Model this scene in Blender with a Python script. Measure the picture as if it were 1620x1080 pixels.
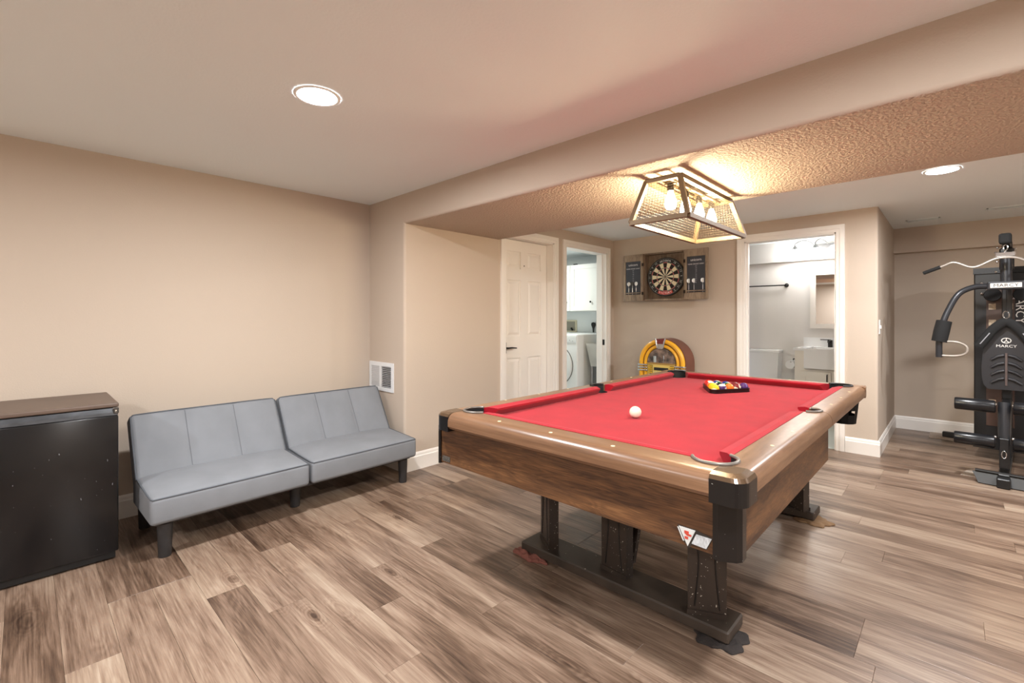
import bpy, bmesh, math, random
from mathutils import Vector, Matrix
random.seed(7)
PI = math.pi
for _o in list(bpy.data.objects): bpy.data.objects.remove(_o)
scene = bpy.context.scene
C = scene.collection

# ------------------------------------------------------------------ camera, world, exposure
cam_data = bpy.data.cameras.new('camera')
cam_data.sensor_width = 36.0
cam_data.lens = 36.0 * 735.0 / 1620.0
cam_data.shift_y = -37.0 / 1620.0
cam_data.clip_start = 0.02
cam = bpy.data.objects.new('camera', cam_data)
cam.location = (0, 0, 1.23)
cam.rotation_euler = (PI / 2, 0, math.radians(43.6))
C.objects.link(cam)
scene.camera = cam
world = bpy.data.worlds.new('world'); scene.world = world
world.use_nodes = True
world.node_tree.nodes['Background'].inputs[0].default_value = (0.9, 0.95, 1, 1)
world.node_tree.nodes['Background'].inputs[1].default_value = 0.1
scene.view_settings.view_transform = 'Standard'
scene.view_settings.look = 'None'
scene.view_settings.gamma = 1.0
scene.view_settings.use_curve_mapping = False
scene.view_settings.exposure = 0.15
DOWNLIGHT_W = 50.0      # each recessed ceiling light
BULB_W = 11.5            # each filament bulb over the pool table
BATH_W = 40.0
LAUNDRY_W = 17.0

# ------------------------------------------------------------------ helpers
def lin(c):
    c = c / 255.0
    return c / 12.92 if c <= 0.04045 else ((c + 0.055) / 1.055) ** 2.4
def rgb(r, g, b): return (lin(r), lin(g), lin(b), 1.0)

def new_mat(name):
    m = bpy.data.materials.new(name); m.use_nodes = True
    return m, m.node_tree, m.node_tree.nodes['Principled BSDF']
def bump_noise(nt, bs, scale, strength, dist=0.01, detail=2.0):
    tc = nt.nodes.new('ShaderNodeTexCoord'); n = nt.nodes.new('ShaderNodeTexNoise'); b = nt.nodes.new('ShaderNodeBump')
    n.inputs['Scale'].default_value = scale; n.inputs['Detail'].default_value = detail
    b.inputs['Strength'].default_value = strength; b.inputs['Distance'].default_value = dist
    nt.links.new(tc.outputs['Object'], n.inputs['Vector']); nt.links.new(n.outputs['Fac'], b.inputs['Height'])
    nt.links.new(b.outputs['Normal'], bs.inputs['Normal'])
def mat(name, col, rough=0.6, metal=0.0, bump=None, mottle=None, spec=0.5, coat=0.0, specks=None, sheen=0.0):
    m, nt, bs = new_mat(name)
    bs.inputs['Base Color'].default_value = col
    bs.inputs['Roughness'].default_value = rough
    bs.inputs['Metallic'].default_value = metal
    bs.inputs['Specular IOR Level'].default_value = spec
    bs.inputs['Coat Weight'].default_value = coat
    bs.inputs['Sheen Weight'].default_value = sheen
    if bump: bump_noise(nt, bs, *bump)
    last = None
    if mottle:
        scale, amt = mottle[0], mottle[1]
        tc = nt.nodes.new('ShaderNodeTexCoord'); n = nt.nodes.new('ShaderNodeTexNoise')
        n.inputs['Scale'].default_value = scale; n.inputs['Detail'].default_value = 5
        mp = nt.nodes.new('ShaderNodeMapping')
        if len(mottle) > 2: mp.inputs['Scale'].default_value = mottle[2]
        r = nt.nodes.new('ShaderNodeValToRGB')
        r.color_ramp.elements[0].position = 0.3; r.color_ramp.elements[1].position = 0.7
        r.color_ramp.elements[0].color = [c * (1 - amt) for c in col[:3]] + [1]
        r.color_ramp.elements[1].color = [min(1, c * (1 + amt)) for c in col[:3]] + [1]
        nt.links.new(tc.outputs['Object'], mp.inputs['Vector']); nt.links.new(mp.outputs['Vector'], n.inputs['Vector'])
        nt.links.new(n.outputs['Fac'], r.inputs['Fac'])
        nt.links.new(r.outputs['Color'], bs.inputs['Base Color']); last = r.outputs['Color']
    if specks:
        scale, thr, scol, sc3 = specks
        tc = nt.nodes.new('ShaderNodeTexCoord'); mp = nt.nodes.new('ShaderNodeMapping'); mp.inputs['Scale'].default_value = sc3
        n = nt.nodes.new('ShaderNodeTexNoise'); n.inputs['Scale'].default_value = scale; n.inputs['Detail'].default_value = 1.5
        mt = nt.nodes.new('ShaderNodeMath'); mt.operation = 'GREATER_THAN'; mt.inputs[1].default_value = thr
        mx = nt.nodes.new('ShaderNodeMix'); mx.data_type = 'RGBA'
        nt.links.new(tc.outputs['Object'], mp.inputs['Vector']); nt.links.new(mp.outputs['Vector'], n.inputs['Vector'])
        nt.links.new(n.outputs['Fac'], mt.inputs[0]); nt.links.new(mt.outputs[0], mx.inputs[0])
        if last: nt.links.new(last, mx.inputs[6])
        else: mx.inputs[6].default_value = col
        mx.inputs[7].default_value = scol
        nt.links.new(mx.outputs[2], bs.inputs['Base Color'])
    return m
def emit(name, col, strength):
    m, nt, bs = new_mat(name)
    bs.inputs['Base Color'].default_value = col
    bs.inputs['Emission Color'].default_value = col
    bs.inputs['Emission Strength'].default_value = strength
    return m
def wood(name, stops, scale=(1.2, 14, 14), rough=0.4, ring=0.35, random_offset=False, spec=0.5, bumpy=0.0, cloud=(0.7, 3.0, 3.0), tint=0.0):
    """grain along local X: clouds of light and dark + fine streaks + cathedral lines"""
    m, nt, bs = new_mat(name)
    N, L = nt.nodes, nt.links
    tc = N.new('ShaderNodeTexCoord'); vec = tc.outputs['Object']
    oi = None
    if random_offset:
        oi = N.new('ShaderNodeObjectInfo')
        mu = N.new('ShaderNodeMath'); mu.operation = 'MULTIPLY'; mu.inputs[1].default_value = 83.0
        L.new(oi.outputs['Random'], mu.inputs[0])
        ad = N.new('ShaderNodeVectorMath'); ad.operation = 'ADD'
        L.new(vec, ad.inputs[0]); L.new(mu.outputs[0], ad.inputs[1]); vec = ad.outputs[0]
    def noise(sc, detail, dist=0.0, rough_=0.55):
        mp = N.new('ShaderNodeMapping'); mp.inputs['Scale'].default_value = sc
        n = N.new('ShaderNodeTexNoise'); n.inputs['Scale'].default_value = 1.0; n.inputs['Detail'].default_value = detail
        n.inputs['Distortion'].default_value = dist; n.inputs['Roughness'].default_value = rough_
        L.new(vec, mp.inputs['Vector']); L.new(mp.outputs['Vector'], n.inputs['Vector'])
        return n.outputs['Fac']
    def math_(op, a, b=None):
        x = N.new('ShaderNodeMath'); x.operation = op
        for i, v in ((0, a), (1, b)):
            if v is None: continue
            if isinstance(v, (int, float)): x.inputs[i].default_value = v
            else: L.new(v, x.inputs[i])
        return x.outputs[0]
    big = noise(cloud, 3.0, 0.6)
    fine = noise((scale[0] * 2.5, scale[1] * 8, scale[2] * 8), 7.0, 0.25, 0.72)
    mid = noise(scale, 4.0, 1.2)
    rings = math_('SINE', math_('MULTIPLY', noise((cloud[0] * 1.3, cloud[1] * 1.6, cloud[2] * 1.6), 1.0, 0.4), 75.0))
    rings = math_('MULTIPLY', rings, ring * 0.16)
    v = math_('ADD', math_('MULTIPLY', big, 0.85), math_('MULTIPLY', mid, 0.45))
    v = math_('ADD', v, math_('MULTIPLY', fine, 0.75))
    v = math_('ADD', v, rings)
    if oi is not None:
        mk = N.new('ShaderNodeMapping'); mk.inputs['Scale'].default_value = (1.6, 4.2, 0.0)
        vo = N.new('ShaderNodeTexVoronoi'); vo.inputs['Scale'].default_value = 1.0; vo.inputs['Randomness'].default_value = 1.0
        wv = N.new('ShaderNodeVectorMath'); wv.operation = 'ADD'
        L.new(vec, mk.inputs['Vector']); L.new(mk.outputs['Vector'], vo.inputs['Vector'])
        kd = vo.outputs['Distance']
        kd2 = math_('ADD', kd, math_('MULTIPLY', math_('SUBTRACT', mid, 0.5), 0.12))
        core = N.new('ShaderNodeMapRange'); core.inputs['From Min'].default_value = 0.10; core.inputs['From Max'].default_value = 0.02; L.new(kd2, core.inputs['Value'])
        halo = N.new('ShaderNodeMapRange'); halo.inputs['From Min'].default_value = 0.30; halo.inputs['From Max'].default_value = 0.05; L.new(kd2, halo.inputs['Value'])
        kr = math_('MULTIPLY', math_('MULTIPLY', math_('SINE', math_('MULTIPLY', kd2, 150.0)), halo.outputs[0]), 0.055)
        v = math_('ADD', v, kr); v = math_('SUBTRACT', v, math_('MULTIPLY', core.outputs[0], 0.28))
        rr = math_('MULTIPLY', math_('SUBTRACT', oi.outputs['Random'], 0.5), tint)
        v = math_('ADD', v, rr)
    ramp = N.new('ShaderNodeValToRGB')
    els = ramp.color_ramp.elements
    while len(els) < len(stops): els.new(0.5)
    for e, (p, c) in zip(els, stops): e.position = p; e.color = c
    mr = N.new('ShaderNodeMapRange'); mr.inputs['From Min'].default_value = 0.68; mr.inputs['From Max'].default_value = 1.38
    L.new(v, mr.inputs['Value']); L.new(mr.outputs[0], ramp.inputs['Fac'])
    L.new(ramp.outputs['Color'], bs.inputs['Base Color'])
    bs.inputs['Roughness'].default_value = rough
    bs.inputs['Specular IOR Level'].default_value = spec
    if bumpy:
        b = N.new('ShaderNodeBump'); b.inputs['Strength'].default_value = bumpy; b.inputs['Distance'].default_value = 0.002
        L.new(fine, b.inputs['Height']); L.new(b.outputs['Normal'], bs.inputs['Normal'])
    return m

def box(bm, x0, x1, y0, y1, z0, z1, M=None):
    vs = [bm.verts.new(Vector(p)) for p in ((x0,y0,z0),(x1,y0,z0),(x1,y1,z0),(x0,y1,z0),(x0,y0,z1),(x1,y0,z1),(x1,y1,z1),(x0,y1,z1))]
    for f in ((0,3,2,1),(4,5,6,7),(0,1,5,4),(1,2,6,5),(2,3,7,6),(3,0,4,7)): bm.faces.new([vs[i] for i in f])
    if M is not None:
        for v in vs: v.co = M @ v.co
    return vs
def rbox(bm, x0, x1, y0, y1, z0, z1, r=0.01, seg=2, M=None):
    t = bmesh.new(); box(t, x0, x1, y0, y1, z0, z1)
    bmesh.ops.bevel(t, geom=t.edges[:], offset=r, segments=seg, affect='EDGES', profile=0.5)
    join(bm, t, M)
def join(bm, t, M=None):
    mp = {}
    for v in t.verts: mp[v] = bm.verts.new(M @ v.co if M is not None else v.co)
    for f in t.faces:
        try: bm.faces.new([mp[v] for v in f.verts])
        except ValueError: pass
    t.free()
def prism(bm, poly, z0, z1, fn=None):
    """poly of (a,b) extruded z0..z1; fn maps (a,b,z) to a point"""
    fn = fn or (lambda a, b, z: (a, b, z))
    lo = [bm.verts.new(fn(a, b, z0)) for a, b in poly]; hi = [bm.verts.new(fn(a, b, z1)) for a, b in poly]
    n = len(poly)
    bm.faces.new(lo[::-1]); bm.faces.new(hi)
    for i in range(n):
        j = (i + 1) % n; bm.faces.new((lo[i], lo[j], hi[j], hi[i]))
    return lo + hi
def ring_frame(d):
    d = d.normalized()
    a = Vector((0, 0, 1)) if abs(d.z) < 0.9 else Vector((1, 0, 0))
    u = d.cross(a).normalized(); return u, d.cross(u).normalized()
def tube(bm, pts, r, seg=8, closed=False, cap=True):
    pts = [Vector(p) for p in pts]; n = len(pts)
    rs = r if isinstance(r, (list, tuple)) else [r] * n
    rings = []; pu = None
    for i, p in enumerate(pts):
        a = pts[(i - 1) % n] if (closed or i > 0) else p
        b = pts[(i + 1) % n] if (closed or i < n - 1) else p
        d = (b - a)
        if d.length < 1e-9: d = Vector((0, 0, 1))
        d.normalize()
        if pu is None: u, v = ring_frame(d)
        else:
            u = (pu - d * pu.dot(d))
            u = u.normalized() if u.length > 1e-6 else ring_frame(d)[0]
            v = d.cross(u)
        pu = u
        rings.append([bm.verts.new(p + rs[i] * (math.cos(2*PI*k/seg) * u + math.sin(2*PI*k/seg) * v)) for k in range(seg)])
    m = n if closed else n - 1
    for i in range(m):
        A, B = rings[i], rings[(i + 1) % n]
        for k in range(seg): bm.faces.new((A[k], A[(k+1) % seg], B[(k+1) % seg], B[k]))
    if cap and not closed:
        bm.faces.new(rings[0][::-1]); bm.faces.new(rings[-1])
def cyl(bm, p0, p1, r0, r1=None, seg=20): tube(bm, [p0, p1], [r0, r0 if r1 is None else r1], seg)
def lathe(bm, prof, c=(0, 0, 0), seg=24, axis='z', M=None):
    """prof: list of (radius, height)"""
    c = Vector(c); rings = []
    for r, h in prof:
        row = []
        for k in range(seg):
            a = 2 * PI * k / seg; x, y = r * math.cos(a), r * math.sin(a)
            p = Vector((x, y, h)) if axis == 'z' else (Vector((x, h, y)) if axis == 'y' else Vector((h, x, y)))
            p = p + c
            row.append(bm.verts.new(M @ p if M is not None else p))
        rings.append(row)
    for A, B in zip(rings[:-1], rings[1:]):
        for k in range(seg): bm.faces.new((A[k], A[(k+1) % seg], B[(k+1) % seg], B[k]))
    if prof[0][0] > 1e-6: bm.faces.new(rings[0][::-1])
    if prof[-1][0] > 1e-6: bm.faces.new(rings[-1])
def sphere(bm, c, r, seg=24, rings=14):
    bmesh.ops.create_uvsphere(bm, u_segments=seg, v_segments=rings, radius=r, matrix=Matrix.Translation(Vector(c)))
def arc(cx, cy, r, a0, a1, n): return [(cx + r * math.cos(a0 + (a1-a0)*i/n), cy + r * math.sin(a0 + (a1-a0)*i/n)) for i in range(n + 1)]
def spline(pts, n=8):
    """Catmull-Rom through pts"""
    P = [Vector(p) for p in pts]; out = []
    for i in range(len(P) - 1):
        p0 = P[max(0, i-1)]; p1 = P[i]; p2 = P[i+1]; p3 = P[min(len(P)-1, i+2)]
        for k in range(n):
            t = k / n
            out.append(0.5 * ((2*p1) + (p2-p0)*t + (2*p0-5*p1+4*p2-p3)*t*t + (3*p1-p0-3*p2+p3)*t**3))
    out.append(P[-1]); return out

def obj(name, bm, m=None, parent=None, world_coords=True, smooth=None, shift=None):
    """link bm as ONE mesh object. With a parent and world_coords the vertices are moved into the parent's frame."""
    bmesh.ops.recalc_face_normals(bm, faces=bm.faces[:])
    if parent is not None and world_coords:
        off = Vector((0, 0, 0)); p = parent
        while p is not None: off += Vector(p.location); p = p.parent
        for v in bm.verts: v.co -= off
    me = bpy.data.meshes.new(name); bm.to_mesh(me); bm.free()
    if m is not None:
        for x in (m if isinstance(m, (list, tuple)) else [m]): me.materials.append(x)
    if smooth is not None:
        for p in me.polygons: p.use_smooth = True
        me.set_sharp_from_angle(angle=math.radians(smooth))
    o = bpy.data.objects.new(name, me); C.objects.link(o)
    if parent is not None: o.parent = parent
    return o
def tag(o, label, cat, group=None):
    o['label'] = label; o['category'] = cat
    if group: o['group'] = group
    return o
def thing(name, label, cat, loc=(0, 0, 0), rz=0.0, group=None):
    o = bpy.data.objects.new(name, None); C.objects.link(o)
    o.empty_display_size = 0.1
    o.location = loc; o.rotation_euler = (0, 0, rz)
    return tag(o, label, cat, group)
def single(name, bm, m, label, cat, group=None, smooth=None, origin=None):
    """a thing that is one mesh, its origin at its base"""
    if origin is None:
        xs = [v.co for v in bm.verts]
        origin = Vector(((min(v.x for v in xs)+max(v.x for v in xs))/2, (min(v.y for v in xs)+max(v.y for v in xs))/2, min(v.z for v in xs)))
    origin = Vector(origin)
    for v in bm.verts: v.co -= origin
    o = obj(name, bm, m, smooth=smooth); o.location = origin
    return tag(o, label, cat, group)
def struct(name, bm, m, parent=None, smooth=None):
    o = obj(name, bm, m, parent, smooth=smooth)
    if parent is None: o['kind'] = 'structure'
    return o
def B(*a):
    bm = bmesh.new()
    for q in a: box(bm, *q)
    return bm
def text_mesh(s, size, extrude=0.0008, M=None, align='CENTER', sx=1.0, spacing=1.0):
    cu = bpy.data.curves.new('lettering', 'FONT'); cu.body = s; cu.size = size; cu.extrude = extrude
    cu.align_x = align; cu.align_y = 'CENTER'; cu.resolution_u = 2; cu.space_character = spacing
    o = bpy.data.objects.new('lettering', cu); C.objects.link(o)
    dg = bpy.context.evaluated_depsgraph_get()
    me = bpy.data.meshes.new_from_object(o.evaluated_get(dg))
    bpy.data.objects.remove(o); bpy.data.curves.remove(cu)
    bm = bmesh.new(); bm.from_mesh(me); bpy.data.meshes.remove(me)
    for v in bm.verts:
        v.co.x *= sx
        if M is not None: v.co = M @ v.co
    return bm
def boolean_cut(o, cutters):
    for c in cutters:
        md = o.modifiers.new('cut', 'BOOLEAN'); md.object = c; md.operation = 'DIFFERENCE'; md.solver = 'EXACT'
    bpy.context.view_layer.update()
    dg = bpy.context.evaluated_depsgraph_get()
    me = bpy.data.meshes.new_from_object(o.evaluated_get(dg))
    old = o.data; o.modifiers.clear(); o.data = me; bpy.data.meshes.remove(old)
FACE_S = Matrix.Rotation(PI / 2, 4, 'X')          # text facing -Y
def T(x, y, z): return Matrix.Translation(Vector((x, y, z)))
def RX(a): return Matrix.Rotation(a, 4, 'X')
def RY(a): return Matrix.Rotation(a, 4, 'Y')
def RZ(a): return Matrix.Rotation(a, 4, 'Z')
def point_light(name, loc, watts, col, radius, parent=None):
    l = bpy.data.lights.new(name, 'POINT'); l.energy = watts; l.color = col; l.shadow_soft_size = radius
    o = bpy.data.objects.new(name, l); C.objects.link(o); o.location = loc
    if parent is not None:
        o.parent = parent; o.location = Vector(loc) - Vector(parent.location)
    return o

# ------------------------------------------------------------------ materials
M_wall = mat('wall_paint_beige', rgb(191, 176, 161), 0.75, bump=(140, 0.22, 0.003, 2.0), spec=0.3)
M_soffit = mat('soffit_textured_paint', rgb(188, 172, 156), 0.8, bump=(75, 0.9, 0.012, 3.0), spec=0.2)
M_ceil = mat('ceiling_paint', rgb(234, 240, 241), 0.85, bump=(90, 0.25, 0.004, 3.0), spec=0.2)
M_trim = mat('trim_white_paint', rgb(236, 231, 225), 0.35)
M_door = mat('door_white_paint', rgb(236, 230, 223), 0.4)
M_white = mat('appliance_white', rgb(238, 240, 238), 0.25)
M_cab_white = mat('cabinet_white', rgb(240, 240, 234), 0.4)
M_laundry_wall = mat('laundry_wall_paint', rgb(226, 230, 230), 0.7)
M_bath_wall = mat('bath_wall_paint', rgb(222, 219, 216), 0.7)
M_bath_floor = mat('bath_tile', rgb(205, 215, 216), 0.3)
M_black_metal = mat('black_metal', rgb(28, 27, 27), 0.4, 0.3)
M_bronze = mat('dark_bronze', rgb(52, 44, 38), 0.4, 0.6)
M_chrome = mat('chrome', rgb(205, 206, 208), 0.15, 1.0)
M_steel = mat('satin_steel', rgb(190, 190, 192), 0.32, 0.9)
M_subfloor = mat('subfloor', rgb(70, 56, 46), 0.8)
M_plank = wood('laminate_plank', [(0.0, rgb(56, 41, 33)), (0.28, rgb(96, 76, 62)), (0.52, rgb(129, 107, 91)), (0.78, rgb(154, 134, 116)), (1.0, rgb(172, 155, 137))],
               scale=(1.6, 16, 1), rough=0.34, ring=0.2, random_offset=True, bumpy=0.15, cloud=(0.9, 6.0, 1), tint=0.24)

# ------------------------------------------------------------------ room shell
XL, XJ, XW, XA = -3.712, -3.175, -0.491, -0.491      # left wall, door wall, bath wall corner
YJ, YS, YB, YA = 2.09, 3.156, 5.225, 6.765           # return wall, soffit far edge, bath wall, alcove back
ZC, ZS = 2.22, 1.985
XR, YF = 2.7, -2.4
TH = 0.11
# floor: slab plus individual planks
floor = struct('floor', B((XL - 0.1, XR + 0.1, YF - 0.1, YA + 0.1, -0.1, -0.006)), M_subfloor)
PW, PL = 0.152, 1.22
plank_meshes = {}
def plank_mesh(l, w):
    k = (round(l, 3), round(w, 3))
    if k not in plank_meshes:
        bm = bmesh.new()
        g = 0.0003
        t = 0.0008
        # top face with a tiny eased edge
        x0, x1, y0, y1 = -l/2 + g, l/2 - g, -w/2 + g, w/2 - g
        lo = [bm.verts.new(p) for p in ((x0,y0,-0.006),(x1,y0,-0.006),(x1,y1,-0.006),(x0,y1,-0.006))]
        md = [bm.verts.new(p) for p in ((x0,y0,-0.0008),(x1,y0,-0.0008),(x1,y1,-0.0008),(x0,y1,-0.0008))]
        hi = [bm.verts.new(p) for p in ((x0+t,y0+t,0),(x1-t,y0+t,0),(x1-t,y1-t,0),(x0+t,y1-t,0))]
        bm.faces.new(hi)
        for A, D in ((lo, md), (md, hi)):
            for i in range(4): bm.faces.new((A[i], A[(i+1) % 4], D[(i+1) % 4], D[i]))
        bmesh.ops.recalc_face_normals(bm, faces=bm.faces[:])
        me = bpy.data.meshes.new('plank'); bm.to_mesh(me); bm.free(); me.materials.append(M_plank)
        plank_meshes[k] = me
    return plank_meshes[k]
rowy = -0.36
while rowy < YA:
    w = PW
    if rowy + w > YA: w = YA - rowy
    yc = rowy + w / 2
    xl = XL if yc < YJ else XJ - 0.1
    if yc > YB: xl = XA
    xr = XR
    x = xl - random.choice([0.15, 0.3, 0.5, 0.65, 0.8, 0.95, 1.1])
    while x < xr:
        a, b = max(x, xl), min(x + PL, xr)
        if b - a > 0.02:
            o = bpy.data.objects.new('plank', plank_mesh(b - a, w)); C.objects.link(o)
            o.parent = floor; o.location = ((a + b) / 2, yc, 0)
        x += PL
    rowy += PW
# the rest of the floor, out of the picture
bm = bmesh.new(); box(bm, XL, XR, YF, -0.361, -0.006, -0.0002)
o = obj('plank_field', bm, M_plank, floor); o['kind'] = 'stuff'
# ceilings
ceiling = struct('ceiling', B((XL - 0.1, XR + 0.1, YF - 0.1, YA + 0.5, ZC, ZC + 0.1)), M_ceil)
# walls
struct('wall_left', B((XL - TH, XL, YF, YJ + 0.11, 0, ZC)), M_wall)
r = 0.022
poly = [(XL, YJ)] + arc(XJ - r, YJ + r, r, -PI/2, 0, 6) + [(XJ, 3.17), (XJ - TH, 3.17), (XJ - TH, YJ + TH), (XL, YJ + TH)]
bm = bmesh.new(); prism(bm, poly, 0, ZC); struct('wall_return', bm, M_wall, smooth=30)
D1 = (3.235, 3.995, 2.045); D2 = (4.215, 5.06, 2.045)
bm = B((XJ - TH, XJ, 3.17, D1[0], 0, ZC), (XJ - TH, XJ, D1[0], D1[1], D1[2], ZC), (XJ - TH, XJ, D1[1], D2[0], 0, ZC),
       (XJ - TH, XJ, D2[0], D2[1], D2[2], ZC), (XJ - TH, XJ, D2[1], YB + TH, 0, ZC))
struct('wall_doors', bm, M_wall)
D3 = (-1.60, -0.80, 2.03)
bm = B((XJ, D3[0], YB, YB + TH, 0, ZC), (D3[0], D3[1], YB, YB + TH, D3[2], ZC))
poly = [(D3[1], YB)] + arc(XW - r, YB + r, r, -PI/2, 0, 6) + [(XW, YA + 0.1), (XW - TH, YA + 0.1), (XW - TH, YB + TH), (D3[1], YB + TH)]
prism(bm, poly, 0, ZC)
struct('wall_back', bm, M_wall, smooth=30)
struct('wall_alcove', B((XW, XR, YA, YA + TH, 0, ZC), (XW, XR, YA - 0.085, YA, 1.95, ZC)), M_wall)
struct('wall_right', B((XR, XR + TH, YF, YA, 0, ZC)), M_wall)
struct('wall_front', B((XL - TH, XR + TH, YF - TH, YF, 0, ZC)), M_wall)
# dropped beam / soffit, its front edge rounded
rr = 0.022
prof = arc(YJ + rr, ZS + rr, rr, PI, 1.5 * PI, 6) + arc(YS - 0.008, ZS + 0.008, 0.008, -PI/2, 0, 3) + [(YS, ZC), (YJ, ZC)]
bm = bmesh.new(); prism(bm, prof, XJ - 0.02, XR, lambda a, b, z: (z, a, b))
beam = obj('wall_beam', bm, [M_wall, M_soffit], smooth=30); beam['kind'] = 'structure'
for p in beam.data.polygons:
    if p.normal.z < -0.9: p.material_index = 1

# baseboards (stepped profile)
BH = 0.14
def base_run(bm, x0, y0, x1, y1, nx, ny):
    """along a wall face from (x0,y0) to (x1,y1); (nx,ny) points into the room"""
    prof = [(0, 0), (0.016, 0), (0.016, BH - 0.035), (0.012, BH - 0.028), (0.010, BH - 0.012), (0.005, BH), (0, BH)]
    A = [bm.verts.new((x0 + nx * d, y0 + ny * d, z)) for d, z in prof]; D = [bm.verts.new((x1 + nx * d, y1 + ny * d, z)) for d, z in prof]
    n = len(prof)
    for i in range(n): bm.faces.new((A[i], A[(i+1) % n], D[(i+1) % n], D[i]))
    bm.faces.new(A[::-1]); bm.faces.new(D)
for nm, runs in (('baseboard_left', [(XL, YF, XL, YJ, 1, 0)]),
                 ('baseboard_return', [(XL, YJ, XJ + 0.016, YJ, 0, -1)]),
                 ('baseboard_jog', [(XJ, YJ, XJ, 3.165, 1, 0)]),
                 ('baseboard_doors', [(XJ, 4.065, XJ, 4.15, 1, 0)]),
                 ('baseboard_back', [(XJ, YB, -1.67, YB, 0, -1), (-0.73, YB, XW + 0.016, YB, 0, -1)]),
                 ('baseboard_alcove', [(XW, YB, XW, YA, 1, 0), (XW, YA, XR, YA, 0, -1)])):
    bm = bmesh.new()
    for q in runs: base_run(bm, *q)
    struct(nm, bm, M_trim)

# door casings and jambs
def casing_x(name, X, y0, y1, zt, w=0.066, depth=TH):
    """casing on a wall facing +X"""
    bm = bmesh.new()
    for (t0, t1, th) in ((0, w * 0.45, 0.012), (w * 0.45, w, 0.018)):
        box(bm, X, X + th, y0 - t1, y0 - t0, 0, zt + t0); box(bm, X, X + th, y1 + t0, y1 + t1, 0, zt + t0); box(bm, X, X + th, y0 - t1, y1 + t1, zt + t0, zt + t1)
    o = struct(name, bm, M_trim)
    bm = B((X - depth - 0.03, X + 0.004, y0 - 0.004, y0 + 0.012, 0, zt), (X - depth - 0.03, X + 0.004, y1 - 0.012, y1 + 0.004, 0, zt), (X - depth - 0.03, X + 0.004, y0, y1, zt - 0.012, zt + 0.004))
    obj('jamb', bm, M_trim, o)
    return o
c1 = casing_x('trim_1', XJ, *D1)
c2 = casing_x('trim_2', XJ, *D2)
obj('door_stop', B((XJ - 0.085, XJ - 0.05, D2[1] - 0.024, D2[1] - 0.012, 0, D2[2] - 0.012), (XJ - 0.085, XJ - 0.05, D2[0] + 0.012, D2[0] + 0.024, 0, D2[2] - 0.012)), M_trim, c2)
obj('strike_plate', B((XJ - 0.05, XJ - 0.02, D2[1] - 0.0145, D2[1] - 0.012, 0.89, 0.96)), M_black_metal, c2)
w = 0.068
bm = bmesh.new()
for (t0, t1, th) in ((0, w * 0.45, 0.012), (w * 0.45, w, 0.018)):
    box(bm, D3[0] - t1, D3[0] - t0, YB - th, YB, 0, D3[2] + t0); box(bm, D3[1] + t0, D3[1] + t1, YB - th, YB, 0, D3[2] + t0); box(bm, D3[0] - t1, D3[1] + t1, YB - th, YB, D3[2] + t0, D3[2] + t1)
c3 = struct('trim_3', bm, M_trim)
obj('jamb', B((D3[0] - 0.004, D3[0] + 0.012, YB - 0.004, YB + TH + 0.01, 0, D3[2]), (D3[1] - 0.012, D3[1] + 0.004, YB - 0.004, YB + TH + 0.01, 0, D3[2]), (D3[0], D3[1], YB - 0.004, YB + TH + 0.01, D3[2] - 0.012, D3[2])), M_trim, c3)
obj('door_stop', B((D3[0] + 0.012, D3[0] + 0.026, YB + 0.04, YB + 0.075, 0, D3[2] - 0.012)), M_trim, c3)
obj('strike_plate', B((D3[1] - 0.0145, D3[1] - 0.012, YB + 0.03, YB + 0.06, 0.97, 1.08)), mat('strike_brass', rgb(150, 120, 95), 0.4, 0.6), c3)

# six-panel door
bm = B((-3.31, -3.281, D1[0] + 0.014, D1[1] - 0.014, 0.012, D1[2] - 0.016))
door1 = struct('door_1', bm, M_door)
px0, px1 = -3.281, -3.268
cols = [(3.356, 3.565), (3.672, 3.885)]
rowsz = [(1.74, 1.915), (1.045, 1.62), (0.22, 0.82)]
# stiles and rails proud of the slab
st = bmesh.new()
ys = [D1[0] + 0.014, cols[0][0], cols[0][1], cols[1][0], cols[1][1], D1[1] - 0.014]
for a, b in ((ys[0], ys[1]), (ys[2], ys[3]), (ys[4], ys[5])): box(st, px0, px1, a, b, 0.012, D1[2] - 0.016)
zs = [0.012, rowsz[2][0], rowsz[2][1], rowsz[1][0], rowsz[1][1], rowsz[0][0], rowsz[0][1], D1[2] - 0.016]
for (a, b) in cols:
    for za, zb in ((zs[0], zs[1]), (zs[2], zs[3]), (zs[4], zs[5]), (zs[6], zs[7])): box(st, px0, px1, a, b, za, zb)
obj('stile_and_rail', st, M_door, door1)
for (a, b) in cols:
    for (za, zb) in rowsz:
        bm = bmesh.new()
        i1, i2 = 0.012, 0.038
        lo = [bm.verts.new(p) for p in ((px0, a+i1, za+i1), (px0, b-i1, za+i1), (px0, b-i1, zb-i1), (px0, a+i1, zb-i1))]
        hi = [bm.verts.new(p) for p in ((px1-0.002, a+i2, za+i2), (px1-0.002, b-i2, za+i2), (px1-0.002, b-i2, zb-i2), (px1-0.002, a+i2, zb-i2))]
        bm.faces.new(hi)
        for i in range(4): bm.faces.new((lo[i], lo[(i+1) % 4], hi[(i+1) % 4], hi[i]))
        obj('panel', bm, M_door, door1)
bm = bmesh.new()
box(bm, px1, px1 + 0.006, 3.305, 3.345, 0.875, 0.985)
cyl(bm, (px1, 3.325, 0.93), (px1 + 0.05, 3.325, 0.93), 0.009, seg=10)
tube(bm, [(px1 + 0.05, 3.32, 0.93), (px1 + 0.05, 3.38, 0.931), (px1 + 0.048, 3.45, 0.926)], [0.009, 0.008, 0.006], 8)
h = obj('door_handle', bm, M_black_metal, door1); h['label'] = 'black lever handle'
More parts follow.
